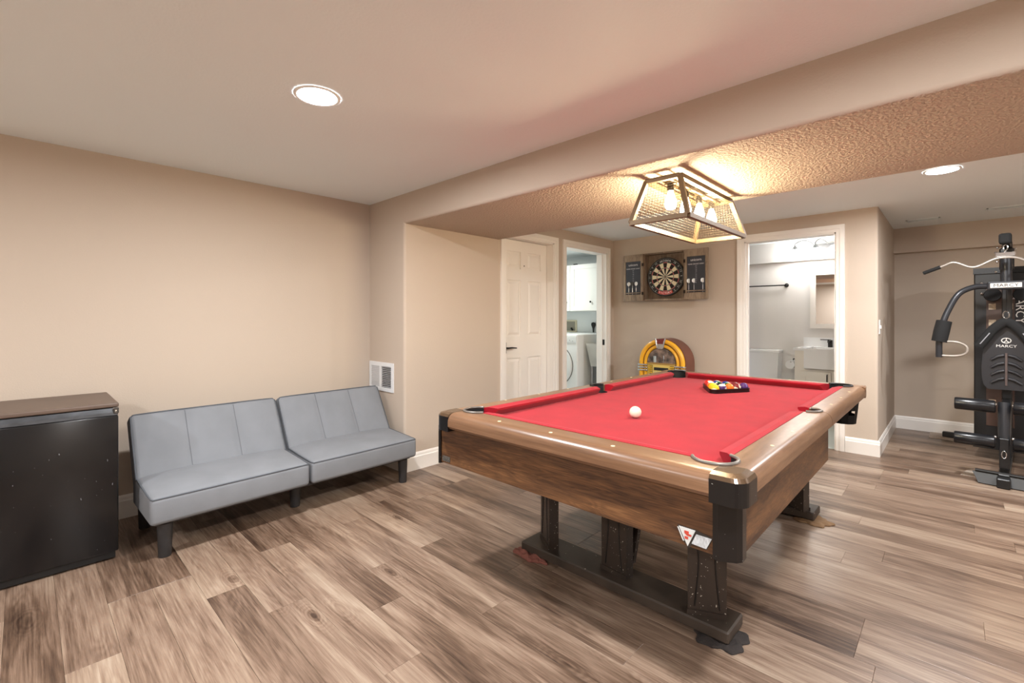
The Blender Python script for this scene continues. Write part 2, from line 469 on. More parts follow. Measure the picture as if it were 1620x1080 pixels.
bm = bmesh.new(); cyl(bm, (px1 - 0.002, 3.615, 1.775), (px1 + 0.004, 3.615, 1.775), 0.006, seg=10); obj('peephole', bm, M_bronze, door1)

# ------------------------------------------------------------------ laundry room shell
LX0, LY0, LY1, LZ = -5.6, 3.9, 5.72, 2.14
struct('wall_laundry_back', B((LX0, XJ - TH, LY1, LY1 + 0.1, 0, LZ + 0.08)), M_laundry_wall)
struct('wall_laundry_left', B((LX0 - 0.1, LX0, LY0, LY1, 0, LZ + 0.08)), M_laundry_wall)
struct('wall_laundry_front', B((LX0, XJ - TH - 0.04, LY0, LY0 + 0.1, 0, LZ + 0.08)), M_laundry_wall)
struct('ceiling_laundry', B((LX0, XJ - TH, LY0, LY1, LZ, LZ + 0.08)), M_ceil)
struct('floor_laundry', B((LX0, XJ - 0.1, LY0, LY1, -0.1, -0.001)), M_bath_floor)
struct('wall_laundry_side', B((XJ - TH, XJ - TH + 0.05, YB + TH, LY1, 0, LZ)), M_laundry_wall)
# ------------------------------------------------------------------ bathroom shell
BX0, BX1, BY1 = -2.45, XW - TH, 6.93
struct('wall_bath_back', B((BX0, BX1, BY1, BY1 + 0.1, 0, ZC), (BX0, BX1, BY1 - 0.09, BY1, 1.965, ZC)), M_bath_wall)
struct('wall_bath_left', B((BX0 - 0.1, BX0, YB + TH, BY1, 0, ZC)), M_bath_wall)
struct('floor_bath', B((BX0, BX1, YB + 0.02, BY1, -0.1, 0.0005)), M_bath_floor)

# ------------------------------------------------------------------ recessed lights
M_lens = emit('led_lens', (0.98, 0.99, 1.0, 1), DOWNLIGHT_W / (PI * 0.0204))
M_lens_cool = emit('led_lens_cool', (0.95, 1, 0.97, 1), LAUNDRY_W / (PI * 0.0204))
M_lightring = mat('light_trim_white', rgb(240, 240, 238), 0.4)
def recessed(x, y, label, watts=None, z=ZC, rad=0.083, m=None):
    t = thing('recessed_light', label, 'ceiling light', (x, y, z), 0, 'recessed ceiling lights')
    bm = bmesh.new(); lathe(bm, [(rad * 0.97, -0.002), (rad * 0.98, -0.005), (rad * 1.05, -0.007), (rad * 1.17, -0.004), (rad * 1.18, -0.0003)], (0, 0, 0), 40)
    for f in [f for f in bm.faces if len(f.verts) > 4]: bm.faces.remove(f)
    obj('trim_ring', bm, M_lightring, t, False, smooth=40)
    bm = bmesh.new(); bm.faces.new([bm.verts.new((rad * 0.975 * math.cos(-2*PI*k/40), rad * 0.975 * math.sin(-2*PI*k/40), -0.003)) for k in range(40)])
    o = obj('lens', bm, m or M_lens, t, False)
recessed(-2.056, 0.901, 'round recessed ceiling light above the grey futon')
recessed(-0.06, 4.235, 'round recessed ceiling light behind the beam near the exercise machine')
for k, (x, y) in enumerate(((0.15, 0.9), (2.0, 0.9), (-2.056, -1.6), (0.15, -1.6))):  # last two positions: unseen fill lights added behind the camera
    recessed(x, y, 'round recessed ceiling light ' + ('over the open floor beside the pool table', 'by the far right wall in front of the beam', 'added as unseen fill near the end wall on the fridge side', 'added as unseen fill near the end wall opposite the pool table')[k])
recessed(1.7, 4.235, 'round recessed ceiling light over the right end of the alcove')
recessed(-4.2, 4.7, 'round recessed ceiling light in the laundry room', LAUNDRY_W, LZ, m=M_lens_cool)
# ------------------------------------------------------------------ pool table
M_felt = mat('red_felt', rgb(148, 21, 35), 0.95, bump=(900, 0.15, 0.001, 2.0), mottle=(9, 0.10), spec=0.1, sheen=0.1)
WAL = [(0.0, rgb(34, 20, 13)), (0.3, rgb(66, 42, 26)), (0.65, rgb(104, 71, 44)), (1.0, rgb(138, 99, 64))]
M_apron = wood('walnut_laminate_apron', WAL, scale=(3.5, 24, 24), rough=0.42, ring=0.25, cloud=(2.0, 14, 14))
M_apron_y = wood('walnut_laminate_side', WAL, scale=(24, 3.5, 24), rough=0.42, ring=0.25, cloud=(14, 2.0, 14))
RAIL = [(0.0, rgb(84, 59, 42)), (0.5, rgb(118, 87, 64)), (1.0, rgb(146, 113, 86))]
M_rail = wood('rail_laminate', RAIL, scale=(1.5, 22, 22), rough=0.3, ring=0.12, cloud=(1.0, 8, 8))
M_rail_y = wood('rail_laminate_side', RAIL, scale=(22, 1.5, 22), rough=0.3, ring=0.12, cloud=(8, 1.0, 8))
M_black_plastic = mat('black_plastic', rgb(17, 16, 17), 0.3, specks=(140, 0.76, rgb(170, 170, 165), (1, 1, 1)))
M_black_rubber = mat('black_rubber', rgb(24, 24, 25), 0.6)
M_rim = mat('pocket_rim_grey', rgb(112, 106, 100), 0.35, 0.3)
M_darkwood = mat('dark_stained_wood', rgb(48, 39, 33), 0.42, mottle=(7, 0.3, (1, 1, 0.3)), specks=(130, 0.715, rgb(190, 184, 170), (1, 1, 1)))
M_runner = mat('dusty_dark_runner', rgb(60, 50, 42), 0.5, mottle=(6, 0.35), specks=(60, 0.75, rgb(165, 155, 140), (1, 1, 1)))
M_groove = mat('leg_groove', rgb(18, 14, 12), 0.5)
M_bronze_cap = mat('corner_bronze', rgb(96, 76, 58), 0.22, 0.5)
M_sight = mat('pearl_sight', rgb(235, 220, 180), 0.3)
TCX, TCY = -1.103, 2.6125
pt = thing('pool_table', 'eight-foot pool table with red felt, walnut rails and black corner caps', 'pool table', (TCX, TCY, 0))
x0, x1, y0, y1 = -1.806, -0.415, 1.36, 3.865       # rail outside
RW, CW = 0.105, 0.053
ix0, ix1, iy0, iy1 = -1.689, x1 - RW, y0 + 0.12, y1 - 0.12
ZB, ZT = 0.745, 0.785
pockets = [(ix0 + 0.028, iy0 + 0.028, 0.068), (ix1 - 0.028, iy0 + 0.028, 0.068), (ix0 + 0.028, iy1 - 0.028, 0.068), (ix1 - 0.028, iy1 - 0.028, 0.068),
           (ix0 - 0.008, TCY, 0.056), (ix1 + 0.008, TCY, 0.056)]
cutters = []
for (px, py, pr) in pockets:
    bm = bmesh.new(); cyl(bm, (px, py, 0.6), (px, py, 0.9), pr, seg=32)
    c = obj('cutter', bm); cutters.append(c)
# bed
bm = B((ix0 - 0.002, ix1 + 0.002, iy0 - 0.002, iy1 + 0.002, ZB - 0.025, ZB))
bed = obj('bed_cloth', bm, M_felt); boolean_cut(bed, cutters)
# rails
def rail_prof():   # (outward u from inner edge, z)
    return [(0, 0.712), (0, ZT), (0.07, ZT)] + [(0.07 + 0.035 * math.sin(a), ZT - 0.037 + 0.037 * math.cos(a)) for a in [PI/2*k/6 for k in range(1, 7)]] + [(0.105, 0.725), (0.095, 0.712)]
def rail(name, M, axis, a, b, inner, sign):
    bm = bmesh.new(); k = (0.12 / 0.105) if axis == 'x' else (1.114 if sign < 0 else 1.0)
    pr = [(inner + sign * u * k, z) for u, z in rail_prof()]
    if axis == 'x': prism(bm, pr, a, b, lambda p, z, t: (t, p, z))
    else: prism(bm, pr, a, b, lambda p, z, t: (p, t, z))
    bmesh.ops.recalc_face_normals(bm, faces=bm.faces[:])
    o = obj(name, bm, M); boolean_cut(o, cutters); return o
cc = 0.098      # corner cap size
rails = [rail('end_rail', M_rail, 'x', x0 + cc, x1 - cc, iy0, -1), rail('end_rail', M_rail, 'x', x0 + 0.012, x1 - 0.012, iy1, 1)]
for X, s in ((ix0, -1), (ix1, 1)):
    rails.append(rail('side_rail', M_rail_y, 'y', y0 + cc + 0.012, TCY - 0.002, X, s)); rails.append(rail('side_rail', M_rail_y, 'y', TCY + 0.002, y1 - 0.125, X, s))
# corner caps at the near end: rounded corner block, black with a bronze top piece
caps = []
for X, s in ((x0, 1), (x1, -1)):
    R_ = 0.045
    ctr = (X + s * R_, y0 + R_)
    a0, a1 = (PI, 1.5 * PI) if s > 0 else (0, -PI / 2)
    rim = arc(ctr[0], ctr[1], R_, a0, a1, 8)
    poly = [(X, y0 + cc + 0.012)] + rim + [(X + s * cc, y0), (X + s * cc, y0 + cc + 0.012)]
    bm = bmesh.new(); prism(bm, poly, 0.700, ZT - 0.016)
    cp = obj('corner_cap', bm, M_black_plastic); boolean_cut(cp, cutters); caps.append(cp)
    inner = Vector((X + s * cc, y0 + cc + 0.012))
    bm = bmesh.new(); tops = [inner + (Vector(p) - inner) * 0.72 for p in poly]; mids = [inner + (Vector(p) - inner) * 0.93 for p in poly]
    ls = [[bm.verts.new((p[0], p[1], z)) for p in P] for P, z in ((poly, ZT - 0.016), (mids, ZT - 0.005), (tops, ZT + 0.001))]
    bm.faces.new(ls[0][::-1]); bm.faces.new(ls[2])
    for A, D in zip(ls[:-1], ls[1:]):
        for i in range(len(A)): bm.faces.new((A[i], A[(i+1) % len(A)], D[(i+1) % len(A)], D[i]))
    cp2 = obj('corner_plate', bm, M_bronze_cap); boolean_cut(cp2, cutters); caps.append(cp2)
for X, s in ((x0, 1), (x1, -1)):
    R_ = 0.05
    ctr = (X + s * (R_ + 0.004), y1 - R_ - 0.002)
    a0, a1 = (PI, 0.5 * PI) if s > 0 else (0, PI / 2)
    poly = [(X, y1 - 0.125)] + arc(ctr[0], ctr[1], R_, a0, a1, 8) + [(X + s * RW, y1 - 0.002), (X + s * RW, y1 - 0.125)]
    bm = bmesh.new(); prism(bm, poly, 0.714, ZT - 0.003); cp = obj('corner_block', bm, M_rail_y); boolean_cut(cp, cutters); caps.append(cp)
for o in [bed] + rails + caps:
    for v in o.data.vertices: v.co -= Vector((TCX, TCY, 0))
    o.parent = pt
for o in rails:
    for p in o.data.polygons: p.use_smooth = True
    o.data.set_sharp_from_angle(angle=math.radians(25))
for c in cutters: bpy.data.objects.remove(c)
# cushions
def cushion(p0, p1, n, e0, e1):
    """back line p0->p1 on the rail edge, n inward; e0,e1 how far each nose end is drawn in"""
    bm = bmesh.new(); p0, p1, n = Vector((*p0, 0)), Vector((*p1, 0)), Vector((*n, 0)); d = (p1 - p0).normalized()
    sec = [(0, ZB), (0, ZT + 0.002), (0.02, ZT + 0.004), (CW, ZT - 0.003), (CW, ZT - 0.012), (CW - 0.022, ZB)]
    A = [bm.verts.new(p0 + n * w + d * (e0 * w / CW) + Vector((0, 0, z))) for w, z in sec]
    D = [bm.verts.new(p1 + n * w - d * (e1 * w / CW) + Vector((0, 0, z))) for w, z in sec]
    k = len(sec)
    for i in range(k): bm.faces.new((A[i], A[(i+1) % k], D[(i+1) % k], D[i]))
    bm.faces.new(A[::-1]); bm.faces.new(D)
    obj('cushion', bm, M_felt, pt)
cushion((ix0 + 0.09, iy0), (ix1 - 0.09, iy0), (0, 1), 0.045, 0.045)
cushion((ix0 + 0.09, iy1), (ix1 - 0.09, iy1), (0, -1), 0.045, 0.045)
for X, s in ((ix0, 1), (ix1, -1)):
    cushion((X, iy0 + 0.09), (X, TCY - 0.06), (s, 0), 0.045, 0.02)
    cushion((X, TCY + 0.06), (X, iy1 - 0.09), (s, 0), 0.02, 0.045)
# pockets: rim ring and black liner
for k, (px, py, pr) in enumerate(pockets):
    if k < 4:
        dx = 1 if px > TCX else -1; dy = 1 if py > TCY else -1
        mid = math.atan2(dy, dx); span = math.radians(112)
    else:
        dx = 1 if px > TCX else -1; mid = 0 if dx > 0 else PI; span = math.radians(88)
    bm = bmesh.new()
    lathe(bm, [(pr - 0.001, ZB + 0.0), (pr - 0.002, ZB - 0.06), (pr * 0.8, ZB - 0.10), (0.0, ZB - 0.105)], (px, py, 0), 28)
    for f in list(bm.faces):
        if len(f.verts) > 4: bm.faces.remove(f)
    A = [(px + pr * 0.995 * math.cos(a), py + pr * 0.995 * math.sin(a)) for a in [mid - span + 2 * span * i / 24 for i in range(25)]]
    lo = [bm.verts.new((x, y, ZB - 0.01)) for x, y in A]; hi = [bm.verts.new((x, y, ZT - 0.001)) for x, y in A]
    for i in range(24): bm.faces.new((lo[i], lo[i+1], hi[i+1], hi[i]))
    pk = obj('pocket', bm, M_black_rubber, pt, smooth=40)
    bm = bmesh.new()
    tube(bm, [(px + (pr - 0.001) * math.cos(a), py + (pr - 0.001) * math.sin(a), ZT + 0.003) for a in [mid - span + 2 * span * i / 28 for i in range(29)]], 0.006, 8)
    obj('pocket_rim', bm, M_rim if k < 2 or k == 5 else M_black_rubber, pk, smooth=50)
# aprons (near end and the near half of each side; the far side halves are missing on this table)
obj('end_apron', B((-1.812, -0.503, 1.40, 1.42, 0.533, 0.722)), M_apron, pt)
obj('side_apron', B((-0.47, -0.45, 1.445, 2.73, 0.533, 0.722)), M_apron_y, pt)
obj('side_apron', B((-1.823, -1.803, 1.445, 2.73, 0.533, 0.722)), M_apron_y, pt)
for o in pt.children:
    pass
# black corner posts under the caps
for s, X in ((1, -0.45), (-1, -1.834)):
    bm = bmesh.new()
    if s > 0: poly = [(-0.512, 1.415), (-0.512, 1.388), (-0.495, 1.383), (-0.452, 1.408), (-0.441, 1.425), (-0.441, 1.458), (-0.468, 1.458)]
    else: poly = [(-1.806, 1.415), (-1.806, 1.393), (-1.815, 1.388), (-1.823, 1.395), (-1.829, 1.412), (-1.829, 1.458), (-1.81, 1.458)]
    prism(bm, poly, 0.527, 0.71); obj('corner_post', bm, M_black_plastic, pt)
# slate frame below the bed
obj('slate_frame', B((-1.70, -0.56, 1.45, 3.80, 0.66, 0.719), (-1.62, -0.62, 1.6, 3.6, 0.56, 0.66)), mat('slate_frame_dark', rgb(40, 34, 30), 0.7), pt)
# sights
for xx in (-1.42, -1.137, -0.86):
    for yy in (1.412, y1 - 0.055):
        bm = bmesh.new(); cyl(bm, (xx, yy, ZT - 0.001), (xx, yy, ZT + 0.0012), 0.0075, seg=12); obj('sight', bm, M_sight, pt)
for yy in (1.80, 2.08, 2.36, 2.87, 3.15, 3.43):
    for xx in (x0 + 0.045, x1 - 0.045):
        bm = bmesh.new(); cyl(bm, (xx, yy, ZT - 0.001), (xx, yy, ZT + 0.0012), 0.0065, seg=12); obj('sight', bm, M_sight, pt)
# maker's badge: triangle and slanted plate
def flat_plate(poly, y, th=0.002):
    bm = bmesh.new(); prism(bm, poly, y - th, y, lambda a, b, z: (a, z, b)); return bm
M_badge = mat('badge_white', rgb(205, 207, 206), 0.35); M_badge_edge = mat('badge_edge', rgb(50, 45, 42), 0.5); M_red = mat('badge_red', rgb(190, 70, 55), 0.5)
bd = obj('maker_badge', flat_plate([(-0.623, 0.590), (-0.563, 0.590), (-0.515, 0.580), (-0.533, 0.541), (-0.575, 0.546), (-0.586, 0.529), (-0.606, 0.547)], 1.40, 0.0012), M_badge_edge, pt)
obj('badge_triangle', flat_plate([(-0.618, 0.588), (-0.566, 0.588), (-0.590, 0.534)], 1.3988), M_badge, bd)
obj('badge_triangle', flat_plate([(-0.6225, 0.584), (-0.619, 0.584), (-0.601, 0.547), (-0.605, 0.547)], 1.3988), M_badge, bd)
obj('badge_plate', flat_plate([(-0.564, 0.578), (-0.518, 0.578), (-0.534, 0.544), (-0.578, 0.546)], 1.3988), mat('badge_plate_print', rgb(190, 194, 198), 0.4, mottle=(220, 0.25, (1, 1, 0.4))), bd)
bm = flat_plate([(-0.600, 0.580), (-0.586, 0.580), (-0.586, 0.572), (-0.578, 0.572), (-0.578, 0.566), (-0.592, 0.566), (-0.600, 0.572)], 1.3967, 0.0006)
prism(bm, [(-0.599, 0.563), (-0.588, 0.563), (-0.588, 0.555), (-0.599, 0.555)], 1.3961, 1.3967, lambda a, b, z: (a, z, b)); obj('badge_print', bm, M_red, bd)
np_ = obj('name_plate', flat_plate([(-1.798, 0.566), (-1.740, 0.566), (-1.740, 0.541), (-1.798, 0.541)], 1.40), mat('name_plate_print', rgb(90, 88, 84), 0.4, 0.3, mottle=(150, 0.7, (1, 1, 1))), pt)
# pocket basket at the far corner: perforated black cup
bm = bmesh.new(); rows_, cols_ = 6, 12
grid = []
for j in range(rows_ + 1):
    t = j / rows_; z = 0.715 - 0.175 * t; rad = 0.085 - 0.018 * t
    grid.append([bm.verts.new((-0.535 + rad * math.cos(2*PI*i/cols_) * 1.05, 3.745 + rad * math.sin(2*PI*i/cols_), z)) for i in range(cols_)])
for j in range(rows_):
    for i in range(cols_):
        if j in (1, 3) and i % 3 == 1: continue
        bm.faces.new((grid[j][i], grid[j][(i+1) % cols_], grid[j+1][(i+1) % cols_], grid[j+1][i]))
bm.faces.new(grid[-1])
bmesh.ops.solidify(bm, geom=bm.faces[:], thickness=0.003)
obj('pocket_basket', bm, M_black_rubber, pt)
# legs on two runners
def leg(cx, cy, ang, flip=False, brace=False):
    Mx = T(cx, cy, 0) @ RZ(ang + (PI if flip else 0)); hw = 0.07; z0, z1 = 0.062, 0.58
    bm = bmesh.new()
    box(bm, -hw, hw, 0, 0.05, z0, z1, Mx)
    lg = obj('leg', bm, M_darkwood, pt)
    if brace:
        bm = bmesh.new(); vs = prism(bm, [(0.05, z0 + 0.06), (0.07, z0 + 0.06), (0.20, z1), (0.175, z1)], -hw, hw, lambda a, b, z: (z, a, b))
        for v in vs: v.co = Mx @ v.co
        obj('brace', bm, M_darkwood, lg)
    for s in (-1, 1):
        bm = bmesh.new()
        pts = spline([(s * 0.038, -0.0005, z1 - 0.01), (s * 0.036, -0.0005, 0.36), (s * 0.03, -0.0005, 0.28), (s * 0.036, -0.0005, 0.19), (s * 0.046, -0.0005, z0 + 0.035)], 5)
        tube(bm, [Mx @ p for p in pts], 0.0035, 5); obj('groove', bm, M_groove, lg)
    bm = bmesh.new(); box(bm, -hw - 0.004, hw + 0.004, -0.006, 0.0, z0, z0 + 0.022, Mx); obj('foot_strip', bm, M_darkwood, lg)
for cx, cy, a in ((-1.5365, 1.861, -33), (-1.126, 1.854, -7), (-0.70, 1.841, 25)):
    leg(cx, cy, math.radians(a), False, a == -7); leg(cx, 2 * 2.575 - cy, math.radians(-a), True, a == -7)
for ya in (1.795, 3.25):
    bm = bmesh.new(); rbox(bm, -1.645, -0.605, ya, ya + 0.165, 0.018, 0.064, 0.006, 1); obj('runner', bm, M_runner, pt)
# cloth pads folded under the runner ends
def cloth_wad(cx, cy, lx, ly, h, m, label, rz=0):
    bm = bmesh.new(); bmesh.ops.create_icosphere(bm, subdivisions=4, radius=1.0)
    rnd = random.Random(int(cx * 1000 + cy * 77))
    ph = [rnd.random() * 6 for _ in range(6)]
    for v in bm.verts:
        x, y, z = v.co
        wob = 1 + 0.12 * math.sin(5 * math.atan2(y, x) + ph[0]) + 0.06 * math.sin(11 * math.atan2(y, x) + ph[1])
        z2 = max(z, -0.2) * (1 + 0.35 * math.sin(9 * x + ph[2]) * math.cos(7 * y + ph[3]))
        v.co = (RZ(rz) @ Vector((x * lx * wob, y * ly * wob, 0))) + Vector((cx, cy, 0.001 + (z2 + 0.2 if z2 > -0.2 else 0) * h))
    mz = min(v.co.z for v in bm.verts)
    for v in bm.verts:
        v.co.z -= mz
        if 1.795 <= v.co.y <= 1.96 or 3.25 <= v.co.y <= 3.415: v.co.z = min(v.co.z, 0.0175)
    single('floor_cloth', bm, m, label, 'cloth', 'cloths folded under the pool table feet', smooth=60)
M_cl_red = mat('cloth_rust_red', rgb(120, 72, 62), 0.9, bump=(60, 0.6, 0.01, 3)); M_cl_dark = mat('cloth_dark', rgb(44, 38, 36), 0.9, bump=(60, 0.6, 0.01, 3)); M_cl_brown = mat('cloth_brown', rgb(120, 92, 64), 0.9, bump=(60, 0.6, 0.01, 3))
cloth_wad(-1.585, 1.80, 0.105, 0.042, 0.022, M_cl_red, 'rust-red cloth folded under the pool table runner by the futon')
cloth_wad(-0.66, 1.86, 0.10, 0.095, 0.016, M_cl_dark, 'dark cloth squashed under the paint-specked pool table leg')
cloth_wad(-0.625, 3.30, 0.10, 0.085, 0.018, M_cl_brown, 'brown cloth squashed under the pool table runner near the bathroom')

# balls
BR = 0.0286
M_cue = mat('cue_ball_ivory', rgb(232, 222, 200), 0.15, mottle=(20, 0.05))
bm = bmesh.new(); sphere(bm, (-1.122, 2.047, ZB + BR), BR, 32, 20); single('cue_ball', bm, M_cue, 'ivory white cue ball alone on the red felt', 'ball', smooth=180)
BC = {1: ('yellow', (240, 180, 30)), 2: ('blue', (30, 50, 130)), 3: ('red', (190, 35, 35)), 4: ('purple', (70, 40, 100)), 5: ('orange', (230, 110, 40)), 6: ('green', (30, 95, 60)), 7: ('maroon', (110, 35, 40)), 8: ('black', (22, 22, 24))}
def ball(n, c):
    base = n if n <= 8 else n - 8; cn, cc_ = BC[base]
    col = mat('ball_%s' % cn, rgb(*cc_), 0.1) if ('ball_%s' % cn) not in bpy.data.materials else bpy.data.materials['ball_%s' % cn]
    wh = bpy.data.materials.get('ball_white') or mat('ball_white', rgb(238, 228, 205), 0.1)
    bk = bpy.data.materials.get('ball_number') or mat('ball_number', rgb(20, 20, 22), 0.2)
    bm = bmesh.new(); sphere(bm, (0, 0, 0), BR, 28, 20)
    rnd = random.Random(n * 13); rot = Matrix.Rotation(rnd.uniform(-0.5, 0.5), 4, 'Y') @ Matrix.Rotation(rnd.uniform(-0.9, 0.1), 4, 'X') @ Matrix.Rotation(rnd.random() * 6, 4, 'Z')
    for f in bm.faces:
        ctr = f.calc_center_median().normalized(); f.material_index = 0
        if n > 8 and abs(ctr.z) > 0.55: f.material_index = 1
        if ctr.dot(Vector((0, -1, 0.0))) > 0.93: f.material_index = 1
    me_lab = 'solid' if n <= 8 else 'striped'
    for v in bm.verts: v.co = rot @ v.co
    o = obj('pool_ball', bm, [col, wh], smooth=180); o.location = c
    tag(o, ('%s pool ball number %d in the black rack' % (cn, n)) if n <= 8 else ('white pool ball with a %s stripe, number %d, in the black rack' % (cn, n)), 'ball', 'pool balls in the triangle rack')
    tm = text_mesh(str(n), 0.019, 0.0004, rot @ T(0, -BR - 0.0001, 0) @ FACE_S)
    p = obj('number', tm, bk, o, False)
rc = Vector((-1.127, 3.245)); ang0 = math.radians(0)
order = [1, 9, 5, 10, 8, 13, 2, 11, 6, 14, 4, 12, 7, 15, 3]
# rack apex points to the near end
apex = Vector((-1.125, 3.085)); k = 0
rowsB = []
for rw in range(5):
    for q in range(rw + 1):
        rowsB.append((apex.x + (q - rw / 2) * 2 * BR * 1.002, apex.y + rw * 2 * BR * 0.868))
for (bx, by), n in zip(rowsB, [9, 1, 12, 13, 8, 5, 11, 6, 14, 15, 3, 10, 2, 7, 4]): ball(n, (bx, by, ZB + BR))
# triangle rack
def tri(off):
    a = 2 * BR * 1.002
    P = [Vector((apex.x, apex.y)), Vector((apex.x - 2 * a, apex.y + 4 * a * 0.866)), Vector((apex.x + 2 * a, apex.y + 4 * a * 0.866))]
    dirs = [(-150, -30), (90, 210), (-30, 90)]
    out = []
    for p, (s, e) in zip([P[0], P[2], P[1]], [(210, 330), (-30, 90), (90, 210)]):
        for i in range(9):
            th = math.radians(s + (e - s) * i / 8); out.append((p.x + off * math.cos(th), p.y + off * math.sin(th)))
    return out
rk = thing('ball_rack', 'black plastic triangle rack around the pool balls', 'ball rack', (apex.x, apex.y + 0.1, ZB))
M_rack = mat('rack_black', rgb(12, 12, 13), 0.3)
def band(z0, z1, o0, o1, name, m):
    bm = bmesh.new(); A, D = tri(o0), tri(o1); n = len(A)
    v = [[bm.verts.new((x, y, z)) for x, y in P] for P, z in ((A, z0), (D, z0), (D, z1), (A, z1))]
    for r_ in range(4):
        p, q = v[r_], v[(r_+1) % 4]
        for i in range(n): bm.faces.new((p[i], p[(i+1) % n], q[(i+1) % n], q[i]))
    return obj(name, bm, m, rk, smooth=40)
band(ZB + 0.0005, ZB + 0.027, BR + 0.001, BR + 0.006, 'rack_frame', M_rack)
band(ZB + 0.004, ZB + 0.009, BR + 0.006, BR + 0.0085, 'rack_ridge', M_rack)
band(ZB + 0.020, ZB + 0.024, BR + 0.006, BR + 0.0085, 'rack_ridge', M_rack)

# ------------------------------------------------------------------ cage pendant light
M_cage = mat('weathered_brass_frame', rgb(104, 84, 60), 0.5, 0.4)
M_wire = mat('wire_mesh_brass', rgb(62, 48, 32), 0.6, 0.2)
LX, LY = -1.09, 2.64
pl_ = thing('cage_light', 'trapezoid wire cage ceiling light with four filament bulbs above the pool table', 'ceiling light', (LX, LY, ZS))
bz, tz = -0.252, -0.035                              # relative to the soffit
bxh, byh, txh, tyh = 0.154, 0.418, 0.091, 0.365
bot = [(-bxh, -byh), (bxh, -byh), (bxh, byh), (-bxh, byh)]; top = [(-txh, -tyh), (txh, -tyh), (txh, tyh), (-txh, tyh)]
def bar(bm, a, b, w=0.0115):
    a, b = Vector(a), Vector(b); d = (b - a).normalized(); u, v = ring_frame(d)
    A = [bm.verts.new(a + w * (sx * u + sy * v)) for sx, sy in ((-1,-1),(1,-1),(1,1),(-1,1))]
    D = [bm.verts.new(b + w * (sx * u + sy * v)) for sx, sy in ((-1,-1),(1,-1),(1,1),(-1,1))]
    for i in range(4): bm.faces.new((A[i], A[(i+1) % 4], D[(i+1) % 4], D[i]))
    bm.faces.new(A[::-1]); bm.faces.new(D)
bm = bmesh.new()
for i in range(4):
    j = (i + 1) % 4
    bar(bm, (*bot[i], bz), (*bot[j], bz)); bar(bm, (*top[i], tz), (*top[j], tz)); bar(bm, (*bot[i], bz), (*top[i], tz))
obj('cage_frame', bm, M_cage, pl_, False)
for i in range(4):
    j = (i + 1) % 4; bm = bmesh.new()
    b0, b1, t0, t1 = Vector((*bot[i], bz)), Vector((*bot[j], bz)), Vector((*top[i], tz)), Vector((*top[j], tz))
    L = (b1 - b0).length; n = int(L / 0.015)
    H = (t0 - b0).length; mrow = int(H / 0.015)
    for k in range(1, n):
        q = b0.lerp(b1, k / n)
        # wires run straight up until the slanted edge
        off = (q - b0).length; inset = (t0 - b0).dot((b1 - b0).normalized())
        lim = min(1.0, off / inset, (L - off) / inset)
        up = (t0 - b0) - (b1 - b0).normalized() * inset
        tube(bm, [q, q + up * lim], 0.0007, 3, cap=False)
    for k in range(1, mrow): tube(bm, [b0.lerp(t0, k / mrow), b1.lerp(t1, k / mrow)], 0.0007, 3, cap=False)
    obj('wire_panel', bm, M_wire, pl_, False)
bm = bmesh.new(); rbox(bm, -0.055, 0.055, -0.16, 0.16, -0.022, 0.0, 0.004, 1); obj('canopy', bm, M_cage, pl_, False)
bm = bmesh.new()
for yy in (-0.1, 0.1): cyl(bm, (0, yy, -0.022), (0, yy, tz), 0.006, seg=8)
bar(bm, (-0.028, -tyh, tz), (-0.028, tyh, tz), 0.006); bar(bm, (0.028, -tyh, tz), (0.028, tyh, tz), 0.006)
for yy in (-0.275, -0.085, 0.105, 0.295): bar(bm, (-0.03, yy, tz), (0.03, yy, tz), 0.012)
obj('lamp_bar', bm, M_cage, pl_, False)
M_bulb = emit('filament_bulb_glow', (1.0, 0.85, 0.56, 1), BULB_W / (PI * 0.0125))
for yy in (-0.275, -0.085, 0.105, 0.295):
    bm = bmesh.new(); lathe(bm, [(0.014, tz), (0.017, tz - 0.004), (0.017, tz - 0.042), (0.015, tz - 0.046)], (0, yy, 0), 14); sk = obj('socket', bm, M_bronze, pl_, False, smooth=40)
    bm = bmesh.new(); lathe(bm, [(0.013, tz - 0.046), (0.015, tz - 0.058), (0.023, tz - 0.082), (0.030, tz - 0.108), (0.029, tz - 0.126), (0.02, tz - 0.142), (0.0, tz - 0.148)], (0, yy, 0), 18)
    obj('bulb', bm, M_bulb, sk, False, smooth=60)

# ------------------------------------------------------------------ futon sofa
M_fab = mat('grey_linen_upholstery', rgb(125, 128, 133), 0.95, bump=(500, 0.35, 0.002, 2), mottle=(6, 0.06), spec=0.1, sheen=0.05)
M_pipe = mat('grey_piping', rgb(84, 88, 94), 0.9)
M_seam = mat('sofa_seam', rgb(98, 101, 106), 0.9)
M_leg = mat('charcoal_leg', rgb(48, 47, 48), 0.5)
sofa = thing('futon_sofa', 'light grey split-back futon sofa with dark piping and charcoal legs', 'sofa', (-2.885, 0.43, 0), math.radians(1.6))
def soft_box(lx, ly, lz, r, fn, cx=14, cy=22):
    """box 0..lx,0..ly,0..lz, subdivided, edges bevelled, then each vertex moved by fn"""
    bm = bmesh.new(); box(bm, 0, lx, 0, ly, 0, lz)
    for ax, n in ((0, cx), (1, cy)):
        for i in range(1, n):
            co = Vector((0, 0, 0)); no = Vector((0, 0, 0)); co[ax] = (lx, ly)[ax] * i / n; no[ax] = 1
            bmesh.ops.bisect_plane(bm, geom=bm.verts[:] + bm.edges[:] + bm.faces[:], plane_co=co, plane_no=no)
    es = [e for e in bm.edges if len(e.link_faces) == 2 and e.calc_face_angle() > 1.0]
    bmesh.ops.bevel(bm, geom=es, offset=r, segments=4, affect='EDGES', profile=0.5)
    for v in bm.verts: v.co = fn(v.co)
    return bm
halves = [(0.0, 0.800), (0.814, 1.61)]
